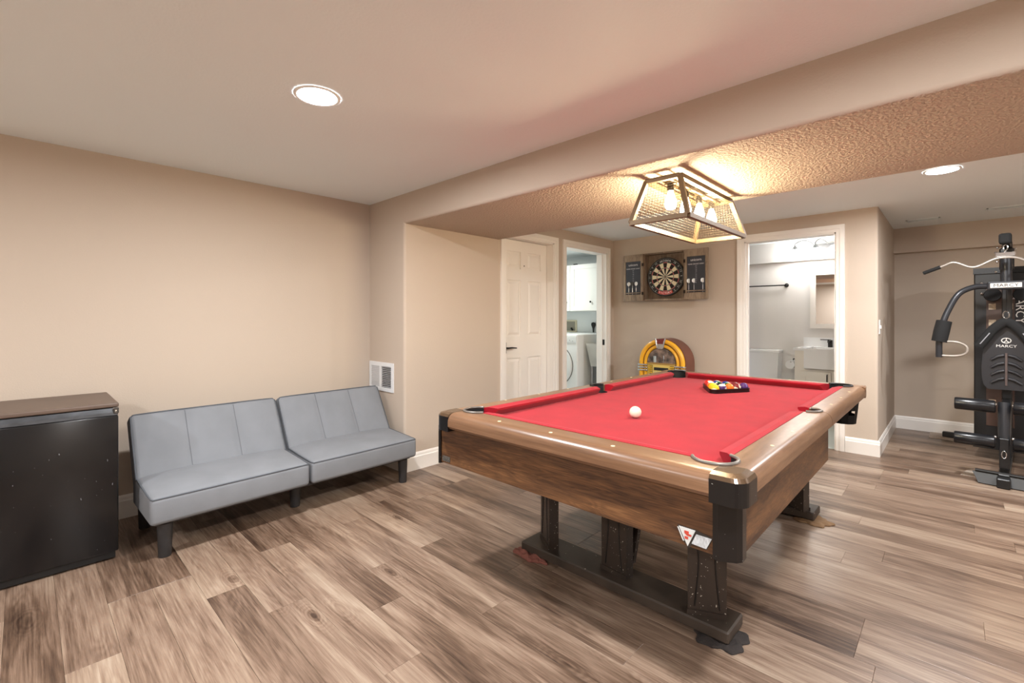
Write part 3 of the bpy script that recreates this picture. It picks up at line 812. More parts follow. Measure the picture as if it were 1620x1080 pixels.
SD, SH = 0.44, 0.135         # seat depth, thickness
for (ya, yb) in halves:
    ly = yb - ya
    def seat_fn(p):
        u = min(max(p.x / SD, 0), 1); v = min(max(p.y / ly, 0), 1); topw = min(max(p.z / SH, 0), 1)
        crown = 0.022 * (1 - (2*u - 1)**4) * (1 - (2*v - 1)**6)
        return Vector((p.x - SD, p.y + ya, 0.188 + p.z + topw * (crown + 0.028 * (1 - u))))
    s_ = obj('seat', soft_box(SD, ly, SH, 0.022, seat_fn), M_fab, sofa, False, smooth=60)
    bm = bmesh.new(); e = 0.006; zt = 0.188 + SH - 0.003
    pts = spline([(-SD + 0.06, ya + e, zt + 0.027), (-0.22, ya + e * 0.8, zt + 0.014), (-0.05, ya + e, zt + 0.002), (-0.012, ya + 0.012, zt), (-e, ya + 0.05, zt), (-e + 0.001, (ya + yb) / 2, zt), (-e, yb - 0.05, zt), (-0.012, yb - 0.012, zt), (-0.05, yb - e, zt + 0.002), (-0.22, yb - e * 0.8, zt + 0.014), (-SD + 0.06, yb - e, zt + 0.027)], 6)
    tube(bm, pts, 0.0042, 6); obj('piping', bm, M_pipe, s_, False, smooth=60)
    # backrest: thickness along local z, height along x, then stood up and leaned
    BHt, BT = 0.405, 0.10
    th = math.radians(60)                          # lean above horizontal
    base_p = Vector((-0.345, 0, 0.325)); up = Vector((-math.cos(th), 0, math.sin(th))); nrm = Vector((math.sin(th), 0, math.cos(th)))
    def back_fn(p):
        u = min(max(p.x / BHt, 0), 1); v = min(max(p.y / ly, 0), 1); topw = min(max(p.z / BT, 0), 1)
        ch = abs(math.sin(3 * PI * v)) ** 0.35
        puff = 0.016 * ch * (1 - (2*u - 1)**6) * topw
        return base_p + up * p.x + nrm * (p.z - BT + puff) + Vector((0, p.y + ya, 0))
    b_ = obj('backrest', soft_box(BHt, ly, BT, 0.022, back_fn, 10, 36), M_fab, sofa, False, smooth=60)
    bm = bmesh.new()
    q = lambda x, y, z: base_p + up * x + nrm * z + Vector((0, y, 0))
    pts = spline([q(0.02, ya + 0.004, -0.003), q(BHt - 0.06, ya + 0.004, -0.003), q(BHt - 0.016, ya + 0.014, -0.003), q(BHt - 0.004, ya + 0.06, -0.004), q(BHt - 0.003, (ya+yb)/2, -0.004), q(BHt - 0.004, yb - 0.06, -0.004), q(BHt - 0.016, yb - 0.014, -0.003), q(BHt - 0.06, yb - 0.004, -0.003), q(0.02, yb - 0.004, -0.003)], 6)
    tube(bm, pts, 0.0042, 6); obj('piping', bm, M_pipe, b_, False, smooth=60)
    for k in (1, 2):
        bm = bmesh.new(); yy = ya + ly * k / 3
        tube(bm, [q(0.03 + (BHt - 0.045) * i / 10, yy, 0.001 + 0.0) for i in range(11)], 0.0022, 5); obj('seam', bm, M_seam, b_, False)
obj('frame', B((-0.60, -0.05, 0.03, 1.58, 0.172, 0.192), (-0.60, -0.40, 0.03, 1.58, 0.18, 0.30)), M_leg, sofa, False)
for (lx, ly) in ((-0.075, 0.075), (-0.075, 1.535), (-0.22, 0.80), (-0.56, 0.075), (-0.56, 1.535)):
    bm = bmesh.new(); lathe(bm, [(0.027, 0.0), (0.029, 0.004), (0.035, 0.175)], (lx, ly, 0), 20); obj('leg', bm, M_leg, sofa, False, smooth=40)

# ------------------------------------------------------------------ mini fridge
M_fr_body = mat('fridge_dark_body', rgb(56, 48, 44), 0.5)
M_fr_top = mat('fridge_dusty_top', rgb(92, 76, 66), 0.45, mottle=(5, 0.12))
M_fr_door = mat('fridge_black_door', rgb(16, 16, 18), 0.22, mottle=(3, 0.3), specks=(105, 0.76, rgb(105, 105, 108), (1, 1.0, 0.4)))
M_fr_strip = mat('fridge_strip_highlights', rgb(70, 72, 76), 0.3, 0.3, mottle=(9, 0.5, (1, 1, 3)))  # grey mottling paints highlights into the recessed handle strip
fr = thing('mini_fridge', 'black scratched mini fridge with a dusty brown top beside the futon', 'fridge', (-3.34, 0.093, 0))
fy0, fy1 = -0.147, 0.333
bm = bmesh.new(); rbox(bm, -3.60, -3.138, fy0, fy1, 0.03, 0.775, 0.006, 1); obj('body', bm, M_fr_body, fr)
bm = bmesh.new(); rbox(bm, -3.605, -3.105, fy0 - 0.003, fy1 + 0.003, 0.775, 0.797, 0.006, 2); obj('top_panel', bm, M_fr_top, fr)
bm = bmesh.new(); rbox(bm, -3.134, -3.092, fy0, fy1, 0.045, 0.735, 0.006, 2); d = obj('door', bm, M_fr_door, fr, smooth=30)
bm = bmesh.new()
prism(bm, [(-3.132, 0.737), (-3.092, 0.737), (-3.094, 0.752), (-3.108, 0.771), (-3.132, 0.771)], fy0 + 0.002, fy1 - 0.002, lambda a, b, z: (a, z, b))
obj('grip_strip', bm, M_fr_strip, d)
bm = bmesh.new(); rbox(bm, -3.136, -3.088, fy1 - 0.02, fy1 + 0.001, 0.745, 0.775, 0.003, 1); obj('hinge_cover', bm, mat('hinge_worn', rgb(60, 54, 50), 0.4, specks=(90, 0.62, rgb(190, 180, 165), (1, 1, 1))), fr)
obj('gasket', B((-3.139, -3.133, fy0 + 0.006, fy1 - 0.006, 0.05, 0.735)), M_black_rubber, fr)
obj('kick_plate', B((-3.14, -3.115, fy0 + 0.01, fy1 - 0.01, 0.008, 0.042)), M_black_rubber, fr)
for yy in (fy0 + 0.05, fy1 - 0.05):
    for xx in (-3.55, -3.17):
        bm = bmesh.new(); cyl(bm, (xx, yy, 0), (xx, yy, 0.03), 0.016, seg=12); obj('foot', bm, M_black_rubber, fr)

# ------------------------------------------------------------------ return-air grille on the return wall
gv = thing('air_vent', 'white return air grille low on the wall at the futon end', 'air vent', (-3.51, YJ, 0.617))
gx0, gx1, gz0, gz1 = -3.702, -3.325, 0.617, 0.858
bm = bmesh.new(); fwid = 0.032
for q in ((gx0, gx1, gz0, gz0 + fwid), (gx0, gx1, gz1 - fwid, gz1), (gx0, gx0 + fwid, gz0 + fwid, gz1 - fwid), (gx1 - fwid, gx1, gz0 + fwid, gz1 - fwid), (-3.535, -3.502, gz0 + fwid, gz1 - fwid)):
    box(bm, q[0], q[1], YJ - 0.009, YJ - 0.0005, q[2], q[3])
obj('frame', bm, mat('vent_white', rgb(226, 228, 230), 0.35), gv)
obj('duct_shade', B((gx0 + 0.01, gx1 - 0.01, YJ - 0.0015, YJ - 0.0005, gz0 + 0.01, gz1 - 0.01)), mat('vent_shade_dark', rgb(60, 55, 52), 0.9), gv)  # thin dark sheet, its colour stands in for shade behind the slats
for xa, xb, nn, tilt in ((gx0 + fwid, -3.535, 12, 0.25), (-3.502, gx1 - fwid, 12, 0.9)):
    for k in range(nn):
        zc = gz0 + fwid + (gz1 - gz0 - 2 * fwid) * (k + 0.5) / nn
        bm = bmesh.new(); box(bm, xa, xb, -0.001, 0.001, -0.0085, 0.0085, T(0, YJ - 0.0075, zc) @ RX(tilt)); 
        obj('slat', bm, mat('slat_white', rgb(205, 206, 208), 0.35) if k == 0 and tilt < 0.5 else bpy.data.materials['slat_white'], gv)
# ------------------------------------------------------------------ dartboard cabinet
GB = [(0.0, rgb(72, 56, 44)), (0.5, rgb(112, 94, 78)), (1.0, rgb(146, 126, 104))]
M_barn = wood('barn_wood', GB, scale=(18, 18, 2), rough=0.6, ring=0.3, cloud=(8, 8, 1.2))
GB2 = [(0.0, rgb(92, 76, 62)), (0.5, rgb(138, 120, 102)), (1.0, rgb(166, 148, 126))]
M_barn2 = wood('barn_wood_light', GB2, scale=(18, 18, 2), rough=0.6, ring=0.3, cloud=(8, 8, 1.2))
M_slate = mat('score_slate', rgb(52, 55, 64), 0.5, mottle=(9, 0.15)); M_print = mat('white_print', rgb(225, 225, 228), 0.6)
dx0, dx1, dz0, dz1 = -2.705, -2.196, 1.437, 2.0
dyf = YB - 0.095
dc = thing('dartboard_cabinet', 'rustic barn-wood dartboard cabinet with both doors open on the wall', 'dart cabinet', (-2.45, YB, dz0))
obj('back_panel', B((dx0 + 0.015, dx1 - 0.015, YB - 0.012, YB - 0.001, dz0 + 0.015, dz1 - 0.015)), M_barn, dc)
for q in ((dx0, dx0 + 0.018, dz0, dz1), (dx1 - 0.018, dx1, dz0, dz1)): obj('side_board', B((q[0], q[1], dyf, YB - 0.001, q[2], q[3])), M_barn, dc)
obj('top_board', B((dx0 + 0.018, dx1 - 0.018, dyf, YB - 0.001, dz1 - 0.018, dz1)), M_barn, dc)
obj('bottom_board', B((dx0 + 0.018, dx1 - 0.018, dyf, YB - 0.001, dz0, dz0 + 0.018)), M_barn2, dc)
def dart_door(xa, xb):
    bm = B((xa, xb, dyf - 0.012, dyf + 0.006, dz0 + 0.002, dz1 - 0.002)); d = obj('door', bm, M_barn2, dc)
    s = 1 if xa > -2.4 else -1
    # frame edge strips
    bm = bmesh.new()
    for q in ((xa, xa + 0.026, dz0, dz1), (xb - 0.026, xb, dz0, dz1)): box(bm, q[0], q[1], dyf - 0.02, dyf - 0.012, q[2] + 0.002, q[3] - 0.002)
    box(bm, xa + 0.026, xb - 0.026, dyf - 0.02, dyf - 0.012, dz0 + 0.002, dz0 + 0.075); box(bm, xa + 0.026, xb - 0.026, dyf - 0.02, dyf - 0.012, dz1 - 0.082, dz1 - 0.002)
    obj('door_frame', bm, M_barn2, d)
    sl = obj('score_board', B((xa + 0.03, xb - 0.03, dyf - 0.0165, dyf - 0.012, dz0 + 0.08, dz1 - 0.086)), M_slate, d)
    xc = (xa + xb) / 2; yp = dyf - 0.0168
    obj('lettering', text_mesh('unicorn', 0.042, 0.0003, T(xc, yp, dz1 - 0.125) @ FACE_S, sx=0.95), M_print, d)
    obj('lettering', text_mesh('HOME CRICKET AWAY', 0.019, 0.0003, T(xc, yp, dz1 - 0.172) @ FACE_S, sx=0.9), M_print, d)
    bm = bmesh.new()
    for i, t in enumerate(('20', '19', '18', '17', '16', '15', '14', '13', 'B')):
        tt = text_mesh(t, 0.022, 0.0003, T(xc, yp, dz1 - 0.195 - 0.0225 * i) @ FACE_S); join(bm, tt)
    obj('score_column', bm, mat('score_print', rgb(150, 152, 160), 0.6) if 'score_print' not in bpy.data.materials else bpy.data.materials['score_print'], d)
    obj('dart_rest', B((xa + 0.03, xb - 0.03, dyf - 0.034, dyf - 0.012, dz0 + 0.092, dz0 + 0.102)), M_barn2, d)
    for zz in (dz0 + 0.09, dz1 - 0.13):
        hx = xb if s < 0 else xa
        bm = bmesh.new(); box(bm, hx - 0.012, hx + 0.012, dyf - 0.022, dyf - 0.019, zz - 0.018, zz + 0.018); obj('hinge', bm, M_bronze, d)
    return xc
xl_ = dart_door(-2.960, -2.706); xr_ = dart_door(-2.195, -1.937)
M_flight = mat('dart_flight_white', rgb(235, 238, 240), 0.4); M_flight_d = mat('dart_flight_dark', rgb(40, 42, 48), 0.4)
def dart(x, m, label, rz, k):
    z0 = dz0 + 0.082; y = dyf - 0.024
    t = thing('dart', label, 'dart', (x, y, z0), rz, 'darts standing in the cabinet doors')
    bm = bmesh.new(); lathe(bm, [(0.0, -0.012), (0.0012, 0.0), (0.0012, 0.022), (0.0035, 0.03), (0.0035, 0.072), (0.0018, 0.078), (0.0018, 0.115)], (0, 0, 0), 8); obj('barrel', bm, M_steel, t, False)
    bm = bmesh.new()
    for a in range(2):
        M_ = RZ(a * PI / 2 + 0.5)
        P = [(0.0, 0.10), (0.022, 0.112), (0.024, 0.136), (0.012, 0.148), (0, 0.15), (-0.012, 0.148), (-0.024, 0.136), (-0.022, 0.112)]
        vs = prism(bm, P, -0.0004, 0.0004, lambda p, q_, z: (p, z, q_))
        for v in vs: v.co = M_ @ v.co
    obj('flight', bm, m, t, False)
for k, (xx, m_, lb, rz) in enumerate(((-2.888, M_flight, 'white-flighted dart at the outer edge of the dart cabinet door near the laundry', 1.0), (-2.838, M_flight_d, 'dark-flighted dart between two white ones on a cabinet door', 0.2), (-2.790, M_flight, 'white-flighted dart beside the hinges of the dart cabinet door near the laundry', 0.9))): dart(xx, m_, lb, rz, k)
for k, (xx, lb) in enumerate(((-2.143, 'white-flighted dart nearest the hinges of the door by the bathroom'), (-2.085, 'white-flighted dart in the middle of the door by the bathroom'), (-1.988, 'white-flighted dart standing alone on the door by the bathroom'))): dart(xx, M_flight, lb, 0.3, k)
# dartboard
db = thing('dartboard', 'round bristle dartboard with black number ring inside the wooden cabinet', 'dartboard', (-2.451, YB - 0.012, 1.487))
RB = 0.226; DC = Vector((-2.451, YB - 0.05, 1.487 + RB))
M_dblack = mat('sisal_black', rgb(34, 30, 26), 0.9); M_dcream = mat('sisal_cream', rgb(226, 216, 186), 0.9); M_dred = mat('sisal_red', rgb(190, 52, 48), 0.9); M_dgreen = mat('sisal_green', rgb(50, 92, 60), 0.9); M_dring = mat('number_ring_black', rgb(28, 30, 30), 0.5)
bm = bmesh.new(); lathe(bm, [(0.0, 0.037), (RB, 0.037), (RB, 0.001), (RB - 0.003, 0.0)], DC, 64, axis='y'); obj('board_body', bm, M_dring, db)
bm = bmesh.new()
radii = [0.0, 0.0064, 0.016, 0.099, 0.107, 0.162, 0.170]
for s in range(20):
    a0, a1 = PI/2 + (s - 0.5) * PI/10, PI/2 + (s + 0.5) * PI/10
    for i in range(len(radii) - 1):
        r0, r1 = radii[i], radii[i+1]; vs = []
        for (rr_, a) in ((r0, a0), (r1, a0), (r1, (a0+a1)/2), (r1, a1), (r0, a1), (r0, (a0+a1)/2)): vs.append((DC.x + rr_ * math.cos(a), DC.y - 0.001, DC.z + rr_ * math.sin(a)))
        if r0 == 0: vs = vs[1:4] + [vs[0]]
        f = bm.faces.new([bm.verts.new(v) for v in vs])
        dark = s % 2 == 0
        f.material_index = 2 if i == 0 else 3 if i == 1 else (2 if dark else 3) if i in (3, 5) else (0 if dark else 1)
obj('playing_face', bm, [M_dblack, M_dcream, M_dred, M_dgreen], db)
bm = bmesh.new()
for r_ in (0.0064, 0.016, 0.099, 0.107, 0.162, 0.170, 0.212): tube(bm, [(DC.x + r_ * math.cos(2*PI*i/48), DC.y - 0.002, DC.z + r_ * math.sin(2*PI*i/48)) for i in range(48)], 0.0008, 3, closed=True)
for s in range(20):
    a = PI/2 + (s + 0.5) * PI/10; tube(bm, [(DC.x + rr_ * math.cos(a), DC.y - 0.002, DC.z + rr_ * math.sin(a)) for rr_ in (0.016, 0.170)], 0.0007, 3)
obj('wire_spider', bm, M_steel, db)
bm = bmesh.new()
for s, n in enumerate((20, 5, 12, 9, 14, 11, 8, 16, 7, 19, 3, 17, 2, 15, 10, 6, 13, 4, 18, 1)):
    a = PI/2 + s * PI/10
    if s in (0, 1, 19, 9, 10, 11): continue
    join(bm, text_mesh(str(n), 0.034, 0.0005, T(DC.x + 0.194 * math.cos(a), DC.y - 0.0015, DC.z + 0.194 * math.sin(a)) @ RY(-(a - PI/2)) @ FACE_S))
obj('number', bm, mat('number_wire', rgb(190, 195, 190), 0.4), db)
def arc_text(s, r_, mid, step, size, m, flip):
    bm = bmesh.new()
    for i, ch in enumerate(s):
        off = (i - (len(s) - 1) / 2) * step; a = mid - off if not flip else mid + off
        rot = -(a - PI/2) if not flip else -(a + PI/2)
        join(bm, text_mesh(ch, size, 0.0005, T(DC.x + r_ * math.cos(a), DC.y - 0.0018, DC.z + r_ * math.sin(a)) @ RY(rot) @ FACE_S))
    obj('lettering', bm, m, db)
arc_text('unicorn', 0.192, PI/2, 0.105, 0.040, M_print, False)
bm = bmesh.new()
for i in range(12):
    a0, a1 = -PI/2 - 0.47 + 0.94 * i / 12, -PI/2 - 0.47 + 0.94 * (i+1) / 12
    bm.faces.new([bm.verts.new((DC.x + r_ * math.cos(a), DC.y - 0.0008, DC.z + r_ * math.sin(a))) for r_, a in ((0.175, a0), (0.209, a0), (0.209, a1), (0.175, a1))])
obj('red_band', bm, mat('band_red', rgb(196, 60, 46), 0.6), db)
arc_text('VICTORY', 0.192, -PI/2, 0.125, 0.036, M_print, True)

# ------------------------------------------------------------------ jukebox
M_jk_side = mat('jukebox_brown', rgb(112, 66, 52), 0.4, mottle=(5, 0.12)); M_jk_yel = mat('jukebox_amber', rgb(240, 176, 42), 0.25); M_jk_yel.node_tree.nodes['Principled BSDF'].inputs['Coat Weight'].default_value = 0.5
M_jk_dark = mat('jukebox_dark', rgb(60, 40, 34), 0.4); M_jk_panel = mat('jukebox_title_panel', rgb(226, 200, 110), 0.5); M_jk_red = mat('jukebox_maroon', rgb(112, 40, 42), 0.35)
jx, jh, jw = -2.385, 1.0, 0.275
jyf, jyb = 4.93, 5.185
jk = thing('jukebox', 'brown jukebox with amber arched tubes and chrome trim against the wall', 'jukebox', (jx, 5.06, 0))
def arch(w, top, n=20): return [(-w, 0.0)] + [(w * math.cos(a), top - w + w * math.sin(a)) for a in [PI - PI * i / n for i in range(n + 1)]] + [(w, 0.0)]
bm = bmesh.new(); prism(bm, [(jx + a, b) for a, b in arch(jw, jh)], jyf + 0.03, jyb, lambda a, b, z: (a, z, b)); obj('cabinet', bm, M_jk_side, jk, smooth=30)
bm = bmesh.new(); prism(bm, [(jx + a, b) for a, b in arch(jw - 0.008, jh - 0.008)], jyf + 0.012, jyf + 0.03, lambda a, b, z: (a, z, b)); obj('front_panel', bm, M_jk_dark, jk, smooth=30)
for w_, r_ in ((jw - 0.03, 0.026), (jw - 0.082, 0.020)):
    bm = bmesh.new(); zt = jh - 0.03 if w_ > 0.22 else jh - 0.082
    tube(bm, [(jx - w_, jyf + 0.012, 0.02)] + [(jx + w_ * math.cos(a), jyf + 0.012, zt - w_ + w_ * math.sin(a)) for a in [PI - PI * i / 24 for i in range(25)]] + [(jx + w_, jyf + 0.012, 0.02)], r_, 10); obj('light_tube', bm, M_jk_yel, jk, smooth=60)
wi = jw - 0.108; zi = jh - 0.108
gl, gnt, gbs = new_mat('jukebox_window'); gbs.inputs['Base Color'].default_value = rgb(92, 84, 80); gbs.inputs['Roughness'].default_value = 0.12
n_ = gnt.nodes.new('ShaderNodeTexNoise'); n_.inputs['Scale'].default_value = 18; n_.inputs['Detail'].default_value = 4; rp = gnt.nodes.new('ShaderNodeValToRGB')
rp.color_ramp.elements[0].color = rgb(58, 56, 56); rp.color_ramp.elements[1].color = rgb(150, 128, 116); rp.color_ramp.elements[0].position = 0.35; rp.color_ramp.elements[1].position = 0.7
tcj = gnt.nodes.new('ShaderNodeTexCoord'); gnt.links.new(tcj.outputs['Object'], n_.inputs['Vector']); gnt.links.new(n_.outputs['Fac'], rp.inputs['Fac']); gnt.links.new(rp.outputs['Color'], gbs.inputs['Base Color'])
wz = zi - wi
bm = bmesh.new(); prism(bm, [(jx + wi * math.cos(a), wz + wi * math.sin(a)) for a in [PI * i / 20 for i in range(21)]], jyf + 0.004, jyf + 0.012, lambda a, b, z: (a, z, b)); obj('dome_window', bm, gl, jk)
bm = bmesh.new(); cyl(bm, (jx - 0.075, jyf + 0.002, wz + 0.005), (jx - 0.075, jyf + 0.002, wz + 0.075), 0.016, seg=12); obj('record_stack', bm, mat('record_grey', rgb(170, 178, 178), 0.3), jk, smooth=40)
bm = bmesh.new(); tube(bm, [(jx + 0.03, jyf + 0.002, wz + 0.01), (jx + 0.035, jyf, wz + 0.05), (jx + 0.03, jyf + 0.002, wz + 0.085)], 0.006, 6); obj('tone_arm', bm, M_chrome, jk)
obj('title_panel', B((jx - wi, jx + wi, jyf + 0.002, jyf + 0.012, 0.45, wz)), M_jk_panel, jk)
obj('title_bar', B((jx - wi, jx + wi, jyf - 0.004, jyf + 0.002, wz - 0.018, wz)), mat('jukebox_brass', rgb(186, 150, 90), 0.3, 0.6), jk)
obj('display_slot', B((jx - 0.085, jx + 0.085, jyf - 0.002, jyf + 0.002, wz - 0.085, wz - 0.052)), M_black_rubber, jk)
obj('song_card', B((jx - 0.085, jx + 0.085, jyf - 0.001, jyf + 0.002, wz - 0.19, wz - 0.095)), mat('song_card_print', rgb(206, 196, 140), 0.6, mottle=(40, 0.25, (1, 1, 6))), jk)
M_btn = mat('jukebox_button', rgb(236, 190, 60), 0.35)
for s in (-1, 1):
    obj('button_plate', B((jx + s * 0.13 - 0.026, jx + s * 0.13 + 0.026, jyf - 0.001, jyf + 0.002, wz - 0.175, wz - 0.028)), M_jk_dark, jk)
    for r_ in range(6):
        for c_ in range(2):
            bx, bz_ = jx + s * 0.13 + (c_ - 0.5) * 0.024, wz - 0.042 - r_ * 0.023
            obj('button', B((bx - 0.0095, bx + 0.0095, jyf - 0.006, jyf - 0.001, bz_ - 0.008, bz_ + 0.008)), M_btn, jk)
# chrome clips on both sides and at the top
for s in (-1, 1):
    for k in range(3):
        bm = bmesh.new(); zc = wz - 0.03 - 0.03 * k; rbox(bm, jx + s * (jw - 0.055) - 0.06, jx + s * (jw - 0.055) + 0.06, jyf - 0.02, jyf + 0.025, zc - 0.011, zc + 0.011, 0.008, 2); obj('chrome_clip', bm, M_chrome, jk, smooth=40)
bm = bmesh.new(); prism(bm, [(jx - 0.05, jh - 0.005), (jx + 0.05, jh - 0.005), (jx + 0.03, jh - 0.06), (jx - 0.03, jh - 0.06)], jyf - 0.02, jyf + 0.03, lambda a, b, z: (a, z, b)); obj('crest', bm, M_jk_red, jk)
bm = bmesh.new(); prism(bm, [(jx - 0.034, jh - 0.06), (jx + 0.034, jh - 0.06), (jx + 0.028, jh - 0.115), (jx - 0.028, jh - 0.115)], jyf - 0.022, jyf + 0.03, lambda a, b, z: (a, z, b)); obj('crest_plate', bm, M_chrome, jk)
for s in (-1, 1):
    bm = bmesh.new(); tube(bm, [(jx + s * 0.058, jyf - 0.016, jh), (jx + s * 0.047, jyf - 0.022, jh - 0.04), (jx + s * 0.036, jyf - 0.022, jh - 0.11)], [0.009, 0.011, 0.006], 8); obj('crest_trim', bm, M_chrome, jk, smooth=60)

# ------------------------------------------------------------------ home gym
M_gy = mat('gym_gunmetal', rgb(48, 49, 53), 0.35, 0.35); M_gb = mat('gym_black', rgb(19, 19, 21), 0.4); M_vinyl = mat('gym_vinyl', rgb(36, 35, 38), 0.45); M_foam = mat('gym_foam', rgb(15, 15, 16), 0.85); M_vin_roll = mat('roller_vinyl', rgb(17, 18, 22), 0.3)
M_gp = mat('gym_print', rgb(222, 218, 212), 0.5)
gm = thing('home_gym', 'black multi-station home gym with weight shroud, lat bar and press arms', 'exercise machine', (0.295, 5.35, 0), math.radians(-4.6))
def G(name, bm, m, parent=None, smooth=None): return obj(name, bm, m, parent or gm, False, smooth)
# base
bm = bmesh.new(); rbox(bm, -0.03, 0.03, -0.42, 1.2, 0.03, 0.085, 0.005, 1); G('base_beam', bm, M_gb)
bm = bmesh.new(); rbox(bm, -0.48, 0.48, 1.15, 1.205, 0.0075, 0.06, 0.005, 1); G('rear_foot_bar', bm, M_gb)
M_fp = mat('foot_plate_grey', rgb(58, 58, 58), 0.65)
fp = bmesh.new(); rbox(fp, -0.035, 0.035, -0.50, -0.40, 0.0, 0.07, 0.006, 1); ft = G('front_foot', fp, M_gb)
for s in (-1, 1):
    bm = bmesh.new()
    P = [(0.02, 0.012), (0.13, 0.012), (0.165, 0.10), (0.02, 0.10)]
    vs = prism(bm, [(s * a, b) for a, b in P], -0.006, 0.006, lambda a, b, z: (a, z, b))
    Mx = T(0, -0.46, 0.0) @ RX(math.radians(-38))
    for v in vs: v.co = Mx @ v.co
    mz = min(v.co.z for v in vs)
    for v in vs: v.co.z -= mz - 0.0005
    G('foot_plate', bm, M_fp, ft)
bm = bmesh.new(); tube(bm, [(-0.15, -0.40, 0.085), (0.15, -0.40, 0.085)], 0.012, 8); G('foot_bar', bm, M_gb, ft)
# leg developer
ld = bmesh.new(); tube(ld, [(0, -0.30, 0.60), (0, -0.335, 0.38), (0, -0.345, 0.30)], [0.036, 0.034, 0.030], 12); ldo = G('leg_developer', ld, M_gy, smooth=50)
bm = bmesh.new(); rbox(bm, -0.026, 0.026, -0.375, -0.32, 0.12, 0.34, 0.004, 1); G('lower_arm', bm, M_gb, ldo)
for z, yy in ((0.565, -0.33), (0.305, -0.36)):
    for s in (-1, 1):
        bm = bmesh.new(); lathe(bm, [(0.04, 0.045), (0.047, 0.052), (0.047, 0.26), (0.044, 0.268), (0.0, 0.27)], (0, 0, 0), 20, 'x')
        for v in bm.verts: v.co = Vector((v.co.x * s, v.co.y + yy, v.co.z + z))
        G('roller_pad', bm, M_vin_roll, ldo, 50)
for s in (-1, 1):
    for z in (0.585, 0.345):
        bm = bmesh.new(); sphere(bm, (s * 0.046, -0.345 if z > 0.5 else -0.365, z), 0.011, 10, 8); G('bolt', bm, M_chrome, ldo, 60)
bm = bmesh.new(); tube(bm, [(0.012 * math.cos(a) , -0.385, 0.225 + 0.028 * math.sin(a)) for a in [2*PI*i/12 for i in range(12)]], 0.0035, 6, closed=True); G('carabiner', bm, M_chrome, ldo, 60)
# seat beam and seat support
bm = bmesh.new(); rbox(bm, -0.026, 0.026, -0.30, 0.25, 0.52, 0.57, 0.005, 1); G('seat_beam', bm, M_gb)
# uprights
bm = bmesh.new(); rbox(bm, -0.03, 0.03, 0.22, 0.28, 0.06, 1.86, 0.006, 1); up_ = G('main_upright', bm, M_gb)
bm = bmesh.new(); rbox(bm, -0.042, 0.042, 0.14, 0.25, 1.62, 1.80, 0.01, 1); G('pulley_bracket', bm, M_gb, up_)
bm = bmesh.new(); rbox(bm, -0.025, 0.025, -0.16, 0.25, 1.81, 1.865, 0.006, 1); G('top_boom', bm, M_gb, up_)
bm = bmesh.new(); rbox(bm, -0.035, 0.035, -0.19, -0.10, 1.80, 1.88, 0.015, 2); G('pulley_housing', bm, M_foam, up_)
bm = bmesh.new(); tube(bm, [(0, 0.05, 1.5), (0, 0.055, 1.72)], 0.034, 12); G('press_post', bm, M_gy, up_, 50)
for q in ((-0.06, 0.1, 1.76), (-0.05, 0.1, 1.80), (0.05, 0.1, 1.78), (-0.055, 0.02, 1.60), (-0.05, 0.03, 1.68)):
    bm = bmesh.new(); sphere(bm, q, 0.009, 8, 6); G('bolt', bm, M_chrome, up_, 60)
# lat bar on its hook
lb = thing('lat_bar', 'bent white lat pulldown bar with black grips hanging on the home gym', 'exercise bar', (0.295, 5.35, 0), math.radians(-4.6))
yb_ = -0.13
def latx(s): return spline([(s * 0.44, yb_, 1.625), (s * 0.35, yb_, 1.662), (s * 0.285, yb_, 1.684), (s * 0.175, yb_, 1.636), (s * 0.06, yb_, 1.69), (0, yb_, 1.699)], 8)
L_ = latx(-1); R_2 = latx(1)[::-1]
bm = bmesh.new(); tube(bm, L_ + R_2[1:], 0.0095, 10); obj('bar', bm, mat('lat_bar_white', rgb(160, 152, 144), 0.35, 0.4), lb, False, smooth=60)
for s in (-1, 1):
    bm = bmesh.new(); a_, b_ = Vector((s * 0.478, yb_, 1.609)), Vector((s * 0.37, yb_, 1.654)); tube(bm, [a_, a_.lerp(b_, 0.06), b_], [0.012, 0.0145, 0.0145], 12); obj('grip', bm, M_foam, lb, False, smooth=50)
bm = bmesh.new(); rbox(bm, -0.055, 0.055, yb_ - 0.006, yb_ + 0.006, 1.706, 1.742, 0.005, 1); obj('bar_plate', bm, M_chrome, lb, False)
bm = bmesh.new(); tube(bm, [(0.012 * math.cos(a), yb_, 1.775 + 0.022 * math.sin(a)) for a in [2*PI*i/12 for i in range(12)]], 0.004, 6, closed=True); tube(bm, [(0, yb_, 1.752), (0, yb_, 1.735)], 0.005, 6); tube(bm, [(0, yb_, 1.797), (0, yb_, 1.82)], 0.004, 6); obj('hook', bm, M_chrome, lb, False)
